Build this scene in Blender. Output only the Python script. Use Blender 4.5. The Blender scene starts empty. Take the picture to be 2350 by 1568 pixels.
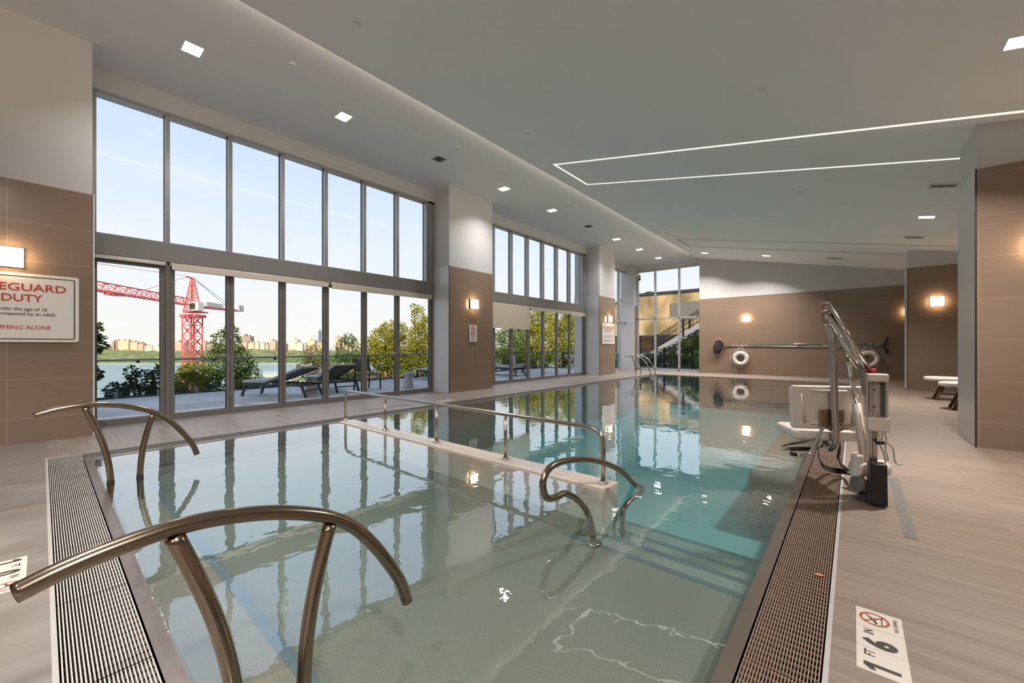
import bpy, math, random
from mathutils import Vector, Matrix

random.seed(7)
sc = bpy.context.scene
COL = sc.collection

# ------------------------------------------------------------------ camera
YAW = math.radians(40.448)
FX, FY_ = -math.sin(YAW), math.cos(YAW)          # viewing direction on the ground
RX, RY = math.cos(YAW), math.sin(YAW)
cam_d = bpy.data.cameras.new('camera')
cam_d.sensor_width = 36.0
cam_d.lens = 919.785 / 2350.0 * 36.0
cam_d.shift_y = (793.55 - 784.0) / 2350.0
cam_d.clip_start = 0.05
cam_d.clip_end = 6000.0
cam = bpy.data.objects.new('camera', cam_d)
cam.location = (0, 0, 1.2)
cam.rotation_euler = (math.pi / 2, 0, YAW)
COL.objects.link(cam)
sc.camera = cam

# ------------------------------------------------------------------ view, sky, sun
sc.view_settings.view_transform = 'Standard'
sc.view_settings.look = 'None'
sc.view_settings.exposure = 0.22
sc.view_settings.gamma = 1.0
sc.view_settings.use_curve_mapping = False
sc.cycles.max_bounces = 10
sc.cycles.diffuse_bounces = 5
sc.cycles.glossy_bounces = 4
sc.cycles.transparent_max_bounces = 16
sc.cycles.transmission_bounces = 4
sc.cycles.sample_clamp_indirect = 8.0
sc.cycles.caustics_reflective = False
sc.cycles.caustics_refractive = False

SKY_STRENGTH = 0.93
SUN_STRENGTH = 6.4
SUN_DIR = Vector((1.0, -0.9, 0.9)).normalized()   # towards the sun

world = bpy.data.worlds.new('sky')
sc.world = world
world.use_nodes = True
wt = world.node_tree
wt.nodes.clear()
w_out = wt.nodes.new('ShaderNodeOutputWorld')
w_bg = wt.nodes.new('ShaderNodeBackground')
w_tc = wt.nodes.new('ShaderNodeTexCoord')
w_sep = wt.nodes.new('ShaderNodeSeparateXYZ')
w_ramp = wt.nodes.new('ShaderNodeValToRGB')
w_noise = wt.nodes.new('ShaderNodeTexNoise')
w_map = wt.nodes.new('ShaderNodeMapping')
w_map.inputs['Scale'].default_value = (1.6, 1.6, 7.0)
w_noise.inputs['Scale'].default_value = 2.2
w_noise.inputs['Detail'].default_value = 5.0
w_cr = wt.nodes.new('ShaderNodeValToRGB')
w_cr.color_ramp.elements[0].position = 0.48
w_cr.color_ramp.elements[0].color = (0, 0, 0, 1)
w_cr.color_ramp.elements[1].position = 0.8
w_cr.color_ramp.elements[1].color = (0.45, 0.45, 0.45, 1)
w_mix = wt.nodes.new('ShaderNodeMix')
w_mix.data_type = 'RGBA'
w_mix.inputs[7].default_value = (0.93, 0.93, 0.92, 1)
els = w_ramp.color_ramp.elements
els[0].position = 0.0
els[0].color = (0.36, 0.37, 0.36, 1)
els[1].position = 1.0
els[1].color = (0.20, 0.38, 0.78, 1)
for p, c in ((0.49, (0.40, 0.41, 0.40, 1)), (0.5, (0.93, 0.90, 0.85, 1)), (0.545, (0.89, 0.91, 0.92, 1)),
             (0.60, (0.80, 0.87, 0.96, 1)), (0.70, (0.61, 0.75, 0.97, 1)), (0.8, (0.42, 0.62, 0.95, 1))):
    e = els.new(p)
    e.color = c
w_ma = wt.nodes.new('ShaderNodeMath')
w_ma.operation = 'MULTIPLY_ADD'
w_ma.inputs[1].default_value = 0.5
w_ma.inputs[2].default_value = 0.5
L = wt.links.new
L(w_tc.outputs['Generated'], w_sep.inputs[0])
L(w_sep.outputs[2], w_ma.inputs[0])
L(w_ma.outputs[0], w_ramp.inputs[0])
L(w_tc.outputs['Generated'], w_map.inputs[0])
L(w_map.outputs[0], w_noise.inputs['Vector'])
L(w_noise.outputs[0], w_cr.inputs[0])
L(w_cr.outputs[0], w_mix.inputs[0])
L(w_ramp.outputs[0], w_mix.inputs[6])
L(w_mix.outputs[2], w_bg.inputs[0])
w_bg.inputs[1].default_value = SKY_STRENGTH
L(w_bg.outputs[0], w_out.inputs[0])

sun_d = bpy.data.lights.new('sun', 'SUN')
sun_d.energy = SUN_STRENGTH
sun_d.color = (1.0, 0.84, 0.60)
sun_d.angle = math.radians(0.6)
sun = bpy.data.objects.new('sun', sun_d)
sun.location = (10, -10, 20)
sun.rotation_euler = SUN_DIR.to_track_quat('Z', 'Y').to_euler()
COL.objects.link(sun)

# lamps of the room
DOWN_W = 37.0      # watts of one downlight along the windows
DOWN_WS = 98.0     # and of one in the sloping ceiling
DOWN_COL = (1.0, 0.965, 0.955)
DOWN_COLS = (1.0, 0.93, 0.87)
SCONCE_E = 22.0
LINE_E = 2.3
COVE_W = 75.0

# ------------------------------------------------------------------ materials
def new_mat(name):
    m = bpy.data.materials.new(name)
    m.use_nodes = True
    nt = m.node_tree
    b = nt.nodes['Principled BSDF']
    return m, nt, b

def node(nt, t, **kw):
    n = nt.nodes.new(t)
    for k, v in kw.items():
        setattr(n, k, v)
    return n

def math_n(nt, op, a, b=None, c=None):
    n = nt.nodes.new('ShaderNodeMath')
    n.operation = op
    for i, v in enumerate((a, b, c)):
        if v is None:
            continue
        if isinstance(v, (int, float)):
            n.inputs[i].default_value = v
        else:
            nt.links.new(v, n.inputs[i])
    return n.outputs[0]

def mix_rgb(nt, f, a, b):
    n = nt.nodes.new('ShaderNodeMix')
    n.data_type = 'RGBA'
    for s, v in ((n.inputs[0], f), (n.inputs[6], a), (n.inputs[7], b)):
        if isinstance(v, (int, float)):
            s.default_value = v
        elif isinstance(v, tuple):
            s.default_value = (v[0], v[1], v[2], 1)
        else:
            nt.links.new(v, s)
    return n.outputs[2]

def P(name, col, rough=0.5, metal=0.0, var=0.08, scale=6.0, bump=0.0, bscale=60.0, spec=None, emit=None, est=0.0, stretch=None, object_space=True):
    """plain surface with a little procedural tone variation"""
    m, nt, b = new_mat(name)
    tc = node(nt, 'ShaderNodeTexCoord')
    src = tc.outputs['Object']
    if stretch:
        mp = node(nt, 'ShaderNodeMapping')
        mp.inputs['Scale'].default_value = stretch
        nt.links.new(src, mp.inputs[0])
        src = mp.outputs[0]
    nz = node(nt, 'ShaderNodeTexNoise')
    nz.inputs['Scale'].default_value = scale
    nz.inputs['Detail'].default_value = 3.0
    nt.links.new(src, nz.inputs['Vector'])
    lo = tuple(max(0, c * (1 - var)) for c in col)
    hi = tuple(min(1, c * (1 + var)) for c in col)
    nt.links.new(mix_rgb(nt, nz.outputs[0], lo, hi), b.inputs['Base Color'])
    b.inputs['Roughness'].default_value = rough
    b.inputs['Metallic'].default_value = metal
    if spec is not None:
        b.inputs['Specular IOR Level'].default_value = spec
    if bump > 0:
        n2 = node(nt, 'ShaderNodeTexNoise')
        n2.inputs['Scale'].default_value = bscale
        n2.inputs['Detail'].default_value = 4.0
        nt.links.new(src, n2.inputs['Vector'])
        bp = node(nt, 'ShaderNodeBump')
        bp.inputs['Strength'].default_value = bump
        bp.inputs['Distance'].default_value = 0.01
        nt.links.new(n2.outputs[0], bp.inputs['Height'])
        nt.links.new(bp.outputs[0], b.inputs['Normal'])
    if emit is not None:
        b.inputs['Emission Color'].default_value = (*emit, 1)
        b.inputs['Emission Strength'].default_value = est
    return m

def line_mask(nt, val, off, pitch, half):
    """1 on grout lines of a given pitch"""
    a = math_n(nt, 'SUBTRACT', val, off)
    a = math_n(nt, 'DIVIDE', a, pitch)
    a = math_n(nt, 'FRACT', a)
    a = math_n(nt, 'SUBTRACT', a, 0.5)
    a = math_n(nt, 'ABSOLUTE', a)
    return math_n(nt, 'GREATER_THAN', a, 0.5 - half / pitch)

def tile_wall_mat(name, off_along, vs=1.0):
    """large brown porcelain wall tiles, 98 x 48.5 cm, thin pale grout"""
    m, nt, b = new_mat(name)
    g = node(nt, 'ShaderNodeNewGeometry')
    sp = node(nt, 'ShaderNodeSeparateXYZ')
    nt.links.new(g.outputs['Position'], sp.inputs[0])
    sn = node(nt, 'ShaderNodeSeparateXYZ')
    nt.links.new(g.outputs['True Normal'], sn.inputs[0])
    isx = math_n(nt, 'GREATER_THAN', math_n(nt, 'ABSOLUTE', sn.outputs[0]), 0.5)
    al = node(nt, 'ShaderNodeMix')
    al.data_type = 'FLOAT'
    nt.links.new(isx, al.inputs[0])
    nt.links.new(sp.outputs[0], al.inputs[2])
    nt.links.new(sp.outputs[1], al.inputs[3])
    along = al.outputs[0]
    mh = line_mask(nt, sp.outputs[2], 0.30, 0.485, 0.0022)
    mv = line_mask(nt, along, off_along, 0.98, 0.0022)
    grout = math_n(nt, 'MAXIMUM', math_n(nt, 'MULTIPLY', mh, 0.4 + 0.6 * vs), math_n(nt, 'MULTIPLY', mv, vs))
    cb = node(nt, 'ShaderNodeCombineXYZ')
    nt.links.new(math_n(nt, 'MULTIPLY', along, 1.2), cb.inputs[0])
    nt.links.new(math_n(nt, 'MULTIPLY', sp.outputs[2], 26.0), cb.inputs[1])
    nz = node(nt, 'ShaderNodeTexNoise')
    nz.inputs['Scale'].default_value = 2.5
    nz.inputs['Detail'].default_value = 6.0
    nt.links.new(cb.outputs[0], nz.inputs['Vector'])
    # each tile its own slight tone
    fl = node(nt, 'ShaderNodeCombineXYZ')
    nt.links.new(math_n(nt, 'FLOOR', math_n(nt, 'DIVIDE', math_n(nt, 'SUBTRACT', along, off_along), 0.98)), fl.inputs[0])
    nt.links.new(math_n(nt, 'FLOOR', math_n(nt, 'DIVIDE', math_n(nt, 'SUBTRACT', sp.outputs[2], 0.30), 0.485)), fl.inputs[1])
    wn = node(nt, 'ShaderNodeTexWhiteNoise')
    nt.links.new(fl.outputs[0], wn.inputs['Vector'])
    f = math_n(nt, 'ADD', math_n(nt, 'MULTIPLY', nz.outputs[0], 0.7), math_n(nt, 'MULTIPLY', wn.outputs[0], 0.3))
    tile = mix_rgb(nt, f, (0.222, 0.155, 0.110), (0.298, 0.214, 0.156))
    nt.links.new(mix_rgb(nt, grout, tile, (0.52, 0.42, 0.30)), b.inputs['Base Color'])
    b.inputs['Roughness'].default_value = 0.24
    b.inputs['Specular IOR Level'].default_value = 0.75
    return m

def deck_mat(name, offx, offy, grain='x', tint=(1, 1, 1), contrast=1.0):
    """large-format veined stone-look deck tiles, 115 x 39 cm"""
    m, nt, b = new_mat(name)
    g = node(nt, 'ShaderNodeNewGeometry')
    sp = node(nt, 'ShaderNodeSeparateXYZ')
    nt.links.new(g.outputs['Position'], sp.inputs[0])
    X, Y = sp.outputs[0], sp.outputs[1]
    # rows run along x, every other row shifted half a tile
    row = math_n(nt, 'FLOOR', math_n(nt, 'DIVIDE', math_n(nt, 'SUBTRACT', Y, offy), 0.388))
    sh = math_n(nt, 'MULTIPLY', math_n(nt, 'FRACT', math_n(nt, 'MULTIPLY', row, 0.0)), 1.155)
    xs = math_n(nt, 'ADD', X, sh)
    mx = line_mask(nt, xs, offx, 1.155, 0.0016)
    my = line_mask(nt, Y, offy, 0.388, 0.0016)
    joint = math_n(nt, 'MAXIMUM', mx, my)
    col_i = math_n(nt, 'FLOOR', math_n(nt, 'DIVIDE', math_n(nt, 'SUBTRACT', xs, offx), 1.155))
    fl = node(nt, 'ShaderNodeCombineXYZ')
    nt.links.new(row, fl.inputs[0])
    nt.links.new(col_i, fl.inputs[1])
    wn = node(nt, 'ShaderNodeTexWhiteNoise')
    nt.links.new(fl.outputs[0], wn.inputs['Vector'])
    cb = node(nt, 'ShaderNodeCombineXYZ')
    kx, ky = (0.45, 13.0) if grain == 'x' else (2.6, 0.9)
    nt.links.new(math_n(nt, 'MULTIPLY', X, kx), cb.inputs[0])
    nt.links.new(math_n(nt, 'MULTIPLY', Y, ky), cb.inputs[1])
    nt.links.new(math_n(nt, 'MULTIPLY', wn.outputs[0], 9.0), cb.inputs[2])
    wv = node(nt, 'ShaderNodeTexNoise')
    wv.inputs['Scale'].default_value = 1.7
    wv.inputs['Detail'].default_value = 5.0
    wv.inputs['Distortion'].default_value = 1.1
    nt.links.new(cb.outputs[0], wv.inputs['Vector'])
    nz = node(nt, 'ShaderNodeTexNoise')
    nz.inputs['Scale'].default_value = 0.9
    nz.inputs['Detail'].default_value = 4.0
    nt.links.new(g.outputs['Position'], nz.inputs['Vector'])
    f = math_n(nt, 'MULTIPLY_ADD', math_n(nt, 'SUBTRACT', wv.outputs[0], 0.5), 2.0 * contrast, 0.5)
    f = math_n(nt, 'ADD', f, math_n(nt, 'MULTIPLY', math_n(nt, 'SUBTRACT', wn.outputs[0], 0.5), 0.3))
    f = math_n(nt, 'ADD', f, math_n(nt, 'MULTIPLY', math_n(nt, 'SUBTRACT', nz.outputs[0], 0.5), 0.5))
    f.node.use_clamp = True
    lo = tuple(a * t for a, t in zip((0.185, 0.149, 0.124), tint))
    hi = tuple(a * t for a, t in zip((0.312, 0.262, 0.225), tint))
    c = mix_rgb(nt, f, lo, hi)
    nt.links.new(mix_rgb(nt, math_n(nt, 'MULTIPLY', joint, 0.75), c, (0.20, 0.165, 0.14)), b.inputs['Base Color'])
    b.inputs['Roughness'].default_value = 0.48
    return m

def schlick_mix(nt, f0, gloss_rough, tcol, gcol=(1, 1, 1), normal=None, front_only=True, power=5.0, scale=1.0):
    """see-through sheet that mirrors more at grazing angles"""
    out = nt.nodes['Material Output']
    for n in list(nt.nodes):
        if n.type == 'BSDF_PRINCIPLED':
            nt.nodes.remove(n)
    g = node(nt, 'ShaderNodeNewGeometry')
    dp = node(nt, 'ShaderNodeVectorMath', operation='DOT_PRODUCT')
    nt.links.new(g.outputs['True Normal'], dp.inputs[0])
    nt.links.new(g.outputs['Incoming'], dp.inputs[1])
    c = math_n(nt, 'ABSOLUTE', dp.outputs['Value'])
    k = math_n(nt, 'POWER', math_n(nt, 'SUBTRACT', 1.0, c), power)
    r = math_n(nt, 'MULTIPLY_ADD', k, 1.0 - f0, f0)
    if scale != 1.0:
        r = math_n(nt, 'MULTIPLY', r, scale)
    if front_only:
        r = math_n(nt, 'MULTIPLY', r, math_n(nt, 'SUBTRACT', 1.0, g.outputs['Backfacing']))
    tr = node(nt, 'ShaderNodeBsdfTransparent')
    tr.inputs[0].default_value = (*tcol, 1)
    gl = node(nt, 'ShaderNodeBsdfGlossy')
    gl.inputs['Color'].default_value = (*gcol, 1)
    gl.inputs['Roughness'].default_value = gloss_rough
    if normal is not None:
        nt.links.new(normal, gl.inputs['Normal'])
    mx = node(nt, 'ShaderNodeMixShader')
    nt.links.new(r, mx.inputs[0])
    nt.links.new(tr.outputs[0], mx.inputs[1])
    nt.links.new(gl.outputs[0], mx.inputs[2])
    nt.links.new(mx.outputs[0], out.inputs['Surface'])
    return r

def water_mat():
    m, nt, b = new_mat('pool_water')
    g = node(nt, 'ShaderNodeNewGeometry')
    h = None
    for scl, amp in ((1.1, 0.55), (3.7, 0.30), (11.0, 0.07)):
        nz = node(nt, 'ShaderNodeTexNoise')
        nz.inputs['Scale'].default_value = scl
        nz.inputs['Detail'].default_value = 1.5
        nz.inputs['Distortion'].default_value = 0.6
        nt.links.new(g.outputs['Position'], nz.inputs['Vector'])
        v = math_n(nt, 'MULTIPLY', nz.outputs[0], amp)
        h = v if h is None else math_n(nt, 'ADD', h, v)
    bp = node(nt, 'ShaderNodeBump')
    bp.inputs['Strength'].default_value = 1.0
    bp.inputs['Distance'].default_value = 0.0056
    nt.links.new(h, bp.inputs['Height'])
    schlick_mix(nt, 0.065, 0.0, (0.985, 0.995, 0.99), normal=bp.outputs[0], power=2.35)
    va = node(nt, 'ShaderNodeVolumeAbsorption')
    va.inputs['Color'].default_value = (0.05, 0.90, 0.955, 1)
    va.inputs['Density'].default_value = 0.42
    nt.links.new(va.outputs[0], nt.nodes['Material Output'].inputs['Volume'])
    return m

def glass_mat(name, tcol=(0.985, 0.99, 0.985), f0=0.018):
    m, nt, b = new_mat(name)
    nz = node(nt, 'ShaderNodeTexNoise')
    g = node(nt, 'ShaderNodeNewGeometry')
    nz.inputs['Scale'].default_value = 0.7
    nt.links.new(g.outputs['Position'], nz.inputs['Vector'])
    bp = node(nt, 'ShaderNodeBump')
    bp.inputs['Strength'].default_value = 0.25
    bp.inputs['Distance'].default_value = 0.003
    nt.links.new(nz.outputs[0], bp.inputs['Height'])
    schlick_mix(nt, f0, 0.0, tcol, normal=bp.outputs[0], scale=0.25)
    return m

def emit_mat(name, col, strength):
    m, nt, b = new_mat(name)
    tc = node(nt, 'ShaderNodeTexCoord')
    nz = node(nt, 'ShaderNodeTexNoise')
    nz.inputs['Scale'].default_value = 4.0
    nt.links.new(tc.outputs['Object'], nz.inputs['Vector'])
    nt.links.new(mix_rgb(nt, nz.outputs[0], tuple(c * 0.97 for c in col), col), b.inputs['Emission Color'])
    b.inputs['Base Color'].default_value = (0.8, 0.8, 0.78, 1)
    b.inputs['Emission Strength'].default_value = strength
    return m

def plaster_mat(name='pool_plaster', lo=(0.205, 0.170, 0.130), hi=(0.265, 0.22, 0.170)):
    """speckled quartz pool plaster"""
    m, nt, b = new_mat(name)
    g = node(nt, 'ShaderNodeNewGeometry')
    n1 = node(nt, 'ShaderNodeTexNoise')
    n1.inputs['Scale'].default_value = 170.0
    n1.inputs['Detail'].default_value = 2.0
    nt.links.new(g.outputs['Position'], n1.inputs['Vector'])
    n2 = node(nt, 'ShaderNodeTexNoise')
    n2.inputs['Scale'].default_value = 1.3
    n2.inputs['Detail'].default_value = 5.0
    nt.links.new(g.outputs['Position'], n2.inputs['Vector'])
    base = mix_rgb(nt, n2.outputs[0], lo, hi)
    sp = math_n(nt, 'GREATER_THAN', n1.outputs[0], 0.61)
    nt.links.new(mix_rgb(nt, math_n(nt, 'MULTIPLY', sp, 0.7), base, (0.05, 0.05, 0.048)), b.inputs['Base Color'])
    b.inputs['Roughness'].default_value = 0.7
    return m

def leaf_mat(name, dark, light, seed=0.0):
    m, nt, b = new_mat(name)
    g = node(nt, 'ShaderNodeNewGeometry')
    nz = node(nt, 'ShaderNodeTexNoise')
    nz.inputs['Scale'].default_value = 1.6
    nz.inputs['Detail'].default_value = 6.0
    nt.links.new(g.outputs['Position'], nz.inputs['Vector'])
    f = math_n(nt, 'ADD', math_n(nt, 'MULTIPLY', nz.outputs[0], 0.8), math_n(nt, 'MULTIPLY', g.outputs['Random Per Island'], 0.5))
    f = math_n(nt, 'SUBTRACT', f, 0.15)
    c = mix_rgb(nt, f, dark, light)
    nt.links.new(c, b.inputs['Base Color'])
    b.inputs['Roughness'].default_value = 0.55
    tl = node(nt, 'ShaderNodeBsdfTranslucent')
    nt.links.new(c, tl.inputs[0])
    mx = node(nt, 'ShaderNodeMixShader')
    mx.inputs[0].default_value = 0.3
    nt.links.new(b.outputs[0], mx.inputs[1])
    nt.links.new(tl.outputs[0], mx.inputs[2])
    nt.links.new(mx.outputs[0], nt.nodes['Material Output'].inputs['Surface'])
    return m

def facade_mat(name, wall, win, sx=3.2, sz=3.0):
    """distant facade with rows of windows"""
    m, nt, b = new_mat(name)
    tc = node(nt, 'ShaderNodeTexCoord')
    sp = node(nt, 'ShaderNodeSeparateXYZ')
    nt.links.new(tc.outputs['Object'], sp.inputs[0])
    hx = math_n(nt, 'ADD', sp.outputs[0], math_n(nt, 'MULTIPLY', sp.outputs[1], 1.0))
    fx = math_n(nt, 'ABSOLUTE', math_n(nt, 'SUBTRACT', math_n(nt, 'FRACT', math_n(nt, 'DIVIDE', hx, sx)), 0.5))
    fz = math_n(nt, 'ABSOLUTE', math_n(nt, 'SUBTRACT', math_n(nt, 'FRACT', math_n(nt, 'DIVIDE', sp.outputs[2], sz)), 0.5))
    k = math_n(nt, 'MULTIPLY', math_n(nt, 'LESS_THAN', fx, 0.22), math_n(nt, 'LESS_THAN', fz, 0.25))
    nz = node(nt, 'ShaderNodeTexNoise')
    nz.inputs['Scale'].default_value = 0.05
    nt.links.new(tc.outputs['Object'], nz.inputs['Vector'])
    w = mix_rgb(nt, nz.outputs[0], tuple(c * 0.9 for c in wall), tuple(min(1, c * 1.1) for c in wall))
    nt.links.new(mix_rgb(nt, math_n(nt, 'MULTIPLY', k, 0.55), w, win), b.inputs['Base Color'])
    b.inputs['Roughness'].default_value = 0.8
    return m

M = {}
M['white_wall'] = P('white_wall_paint', (0.60, 0.592, 0.585), 0.75, var=0.015, scale=1.0, bump=0.02, bscale=180)
M['ceiling'] = P('ceiling_paint', (0.895, 0.88, 0.905), 0.8, var=0.015, scale=0.7)
M['grey_tile'] = P('pale_return_grey', (0.66, 0.65, 0.645), 0.30, var=0.04, scale=3, spec=0.6)
M['white_trim'] = P('white_enamel', (0.82, 0.82, 0.80), 0.35, var=0.02)
M['frame'] = P('anodised_aluminium', (0.34, 0.345, 0.35), 0.36, metal=0.4, var=0.06, scale=3)
M['frame_pale'] = P('pale_blue_grey_aluminium', (0.46, 0.48, 0.49), 0.38, metal=0.3, var=0.05, scale=3)
M['door_frame'] = P('bronze_grey_aluminium', (0.235, 0.222, 0.21), 0.36, metal=0.45, var=0.06, scale=3)
M['beam'] = P('grey_metal_panel', (0.25, 0.24, 0.228), 0.42, metal=0.2, var=0.05, scale=1.5)
M['gasket'] = P('black_rubber', (0.02, 0.02, 0.02), 0.6)
M['steel'] = P('brushed_stainless', (0.50, 0.46, 0.42), 0.22, metal=1.0, var=0.10, scale=14)
M['rail_steel'] = P('bronze_toned_stainless', (0.30, 0.238, 0.18), 0.21, metal=1.0, var=0.16, scale=9)
M['chrome'] = P('polished_chrome', (0.72, 0.70, 0.67), 0.12, metal=1.0, var=0.03)
M['lip'] = P('gutter_steel', (0.36, 0.285, 0.24), 0.30, metal=0.85, var=0.18, scale=7, bump=0.05, bscale=25)
M['gutter_frame'] = P('gutter_frame_grey', (0.50, 0.48, 0.46), 0.45, metal=0.2, var=0.10, scale=8)
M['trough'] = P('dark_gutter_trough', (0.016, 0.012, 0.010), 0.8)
M['grate_grey'] = P('pale_grating', (0.58, 0.55, 0.51), 0.5, var=0.06, scale=20)
M['grate_rust'] = P('rusty_grating', (0.31, 0.225, 0.175), 0.55, var=0.20, scale=16)
M['rust_rod'] = P('rust_brown_rod', (0.22, 0.13, 0.08), 0.7, var=0.25, scale=20)
M['plaster'] = plaster_mat()
M['plaster_deep'] = plaster_mat('pale_deep_plaster', (0.36, 0.335, 0.315), (0.44, 0.41, 0.385))  # deep plaster paled to stand in for light scattered in the water
M['blue_tile'] = P('slate_blue_tile', (0.11, 0.135, 0.15), 0.4, var=0.15, scale=9)
M['coping'] = P('pale_stone_coping', (0.72, 0.62, 0.54), 0.5, var=0.08, scale=9, bump=0.1, bscale=60)
M['water'] = water_mat()
M['glass'] = glass_mat('window_glass')
M['rail_glass'] = glass_mat('balustrade_glass', (0.80, 0.87, 0.87), 0.06)
M['diffuser'] = emit_mat('downlight_diffuser', (1.0, 0.95, 0.86), 9.0)
M['sconce'] = emit_mat('sconce_glass', (1.0, 0.68, 0.38), SCONCE_E)
M['strip_on'] = emit_mat('lit_linear_diffuser', (1.0, 0.93, 0.86), LINE_E * 0.33)
M['strip_off'] = P('unlit_linear_diffuser', (0.22, 0.22, 0.215), 0.5)
M['sconce_back'] = P('dark_bronze', (0.05, 0.035, 0.025), 0.4, metal=0.6)
M['sign_white'] = P('white_sign_board', (0.80, 0.77, 0.73), 0.35, var=0.02)
M['sign_red'] = P('sign_red_ink', (0.50, 0.03, 0.02), 0.45, var=0.05)
M['sign_black'] = P('sign_black_ink', (0.02, 0.018, 0.018), 0.45, var=0.05)
M['marker_tile'] = P('white_ceramic_tile', (0.70, 0.64, 0.57), 0.35, var=0.06, scale=14)
M['marker_red'] = P('tile_red_glaze', (0.38, 0.07, 0.04), 0.35, var=0.05)
M['white_plastic'] = P('white_moulded_plastic', (0.78, 0.72, 0.66), 0.38, var=0.03, scale=5)
M['grey_plastic'] = P('warm_grey_plastic', (0.50, 0.48, 0.44), 0.45, var=0.04)
M['dark_plastic'] = P('dark_grey_recess', (0.16, 0.15, 0.14), 0.5, var=0.06)
M['black_plastic'] = P('black_plastic', (0.012, 0.012, 0.014), 0.38, var=0.1)
M['navy'] = P('dark_navy_plastic', (0.022, 0.024, 0.032), 0.4, var=0.1)
M['webbing'] = P('black_webbing', (0.010, 0.009, 0.009), 0.85, var=0.2, scale=60)
M['brass'] = P('brass_toned_plate', (0.40, 0.29, 0.17), 0.35, metal=0.9, var=0.15, scale=12)
M['red_plastic'] = P('red_plastic', (0.55, 0.02, 0.02), 0.4)
M['rope'] = P('white_rope', (0.72, 0.68, 0.62), 0.8, var=0.05)
M['teal_pole'] = P('teal_fibreglass', (0.02, 0.20, 0.19), 0.35, var=0.08)
M['pole_white'] = P('white_aluminium_pole', (0.68, 0.65, 0.60), 0.35, metal=0.3)
M['orange_rim'] = P('orange_net_rim', (0.65, 0.16, 0.07), 0.45)
M['net'] = P('black_net', (0.012, 0.012, 0.014), 0.8)
M['shade'] = P('beige_shade_fabric', (0.66, 0.575, 0.455), 0.85, var=0.03, scale=40)
M['shade_rail'] = P('cream_aluminium', (0.62, 0.58, 0.53), 0.4, var=0.03)
M['cushion'] = P('grey_cushion_fabric', (0.48, 0.45, 0.43), 0.9, var=0.08, scale=30, bump=0.1, bscale=200)
M['sling'] = P('brown_sling_mesh', (0.13, 0.115, 0.10), 0.8, var=0.1, scale=50)
M['charcoal'] = P('charcoal_powder_coat', (0.035, 0.042, 0.048), 0.5, var=0.1)
M['stone_white'] = P('pale_concrete', (0.60, 0.60, 0.60), 0.7, var=0.06, scale=9)
M['wood'] = P('dark_stained_wood', (0.10, 0.06, 0.035), 0.5, var=0.25, scale=5, stretch=(1, 1, 8))
M['crane_red'] = P('crane_red_paint', (0.74, 0.10, 0.10), 0.5, var=0.10, scale=0.4)
M['cab_white'] = P('crane_white_paint', (0.70, 0.68, 0.60), 0.5)
M['cable'] = P('steel_cable', (0.20, 0.15, 0.15), 0.6)
M['dark_glass'] = P('dark_tinted_glass', (0.03, 0.045, 0.035), 0.1)
M['fence'] = P('black_fence_paint', (0.014, 0.014, 0.015), 0.5)
M['stringer'] = P('pale_blue_grey_steel', (0.30, 0.33, 0.37), 0.5)
M['bark'] = P('brown_bark', (0.09, 0.065, 0.045), 0.9, var=0.3, scale=8)
M['vent'] = P('ceiling_grey_vent', (0.55, 0.55, 0.54), 0.5)
M['vent_dark'] = P('vent_dark_throat', (0.04, 0.04, 0.04), 0.7)
M['asphalt'] = P('ground_soil', (0.12, 0.13, 0.07), 0.95, var=0.3, scale=1.0)
M['orange_leaf'] = P('orange_dry_leaf', (0.75, 0.22, 0.06), 0.6)

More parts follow.
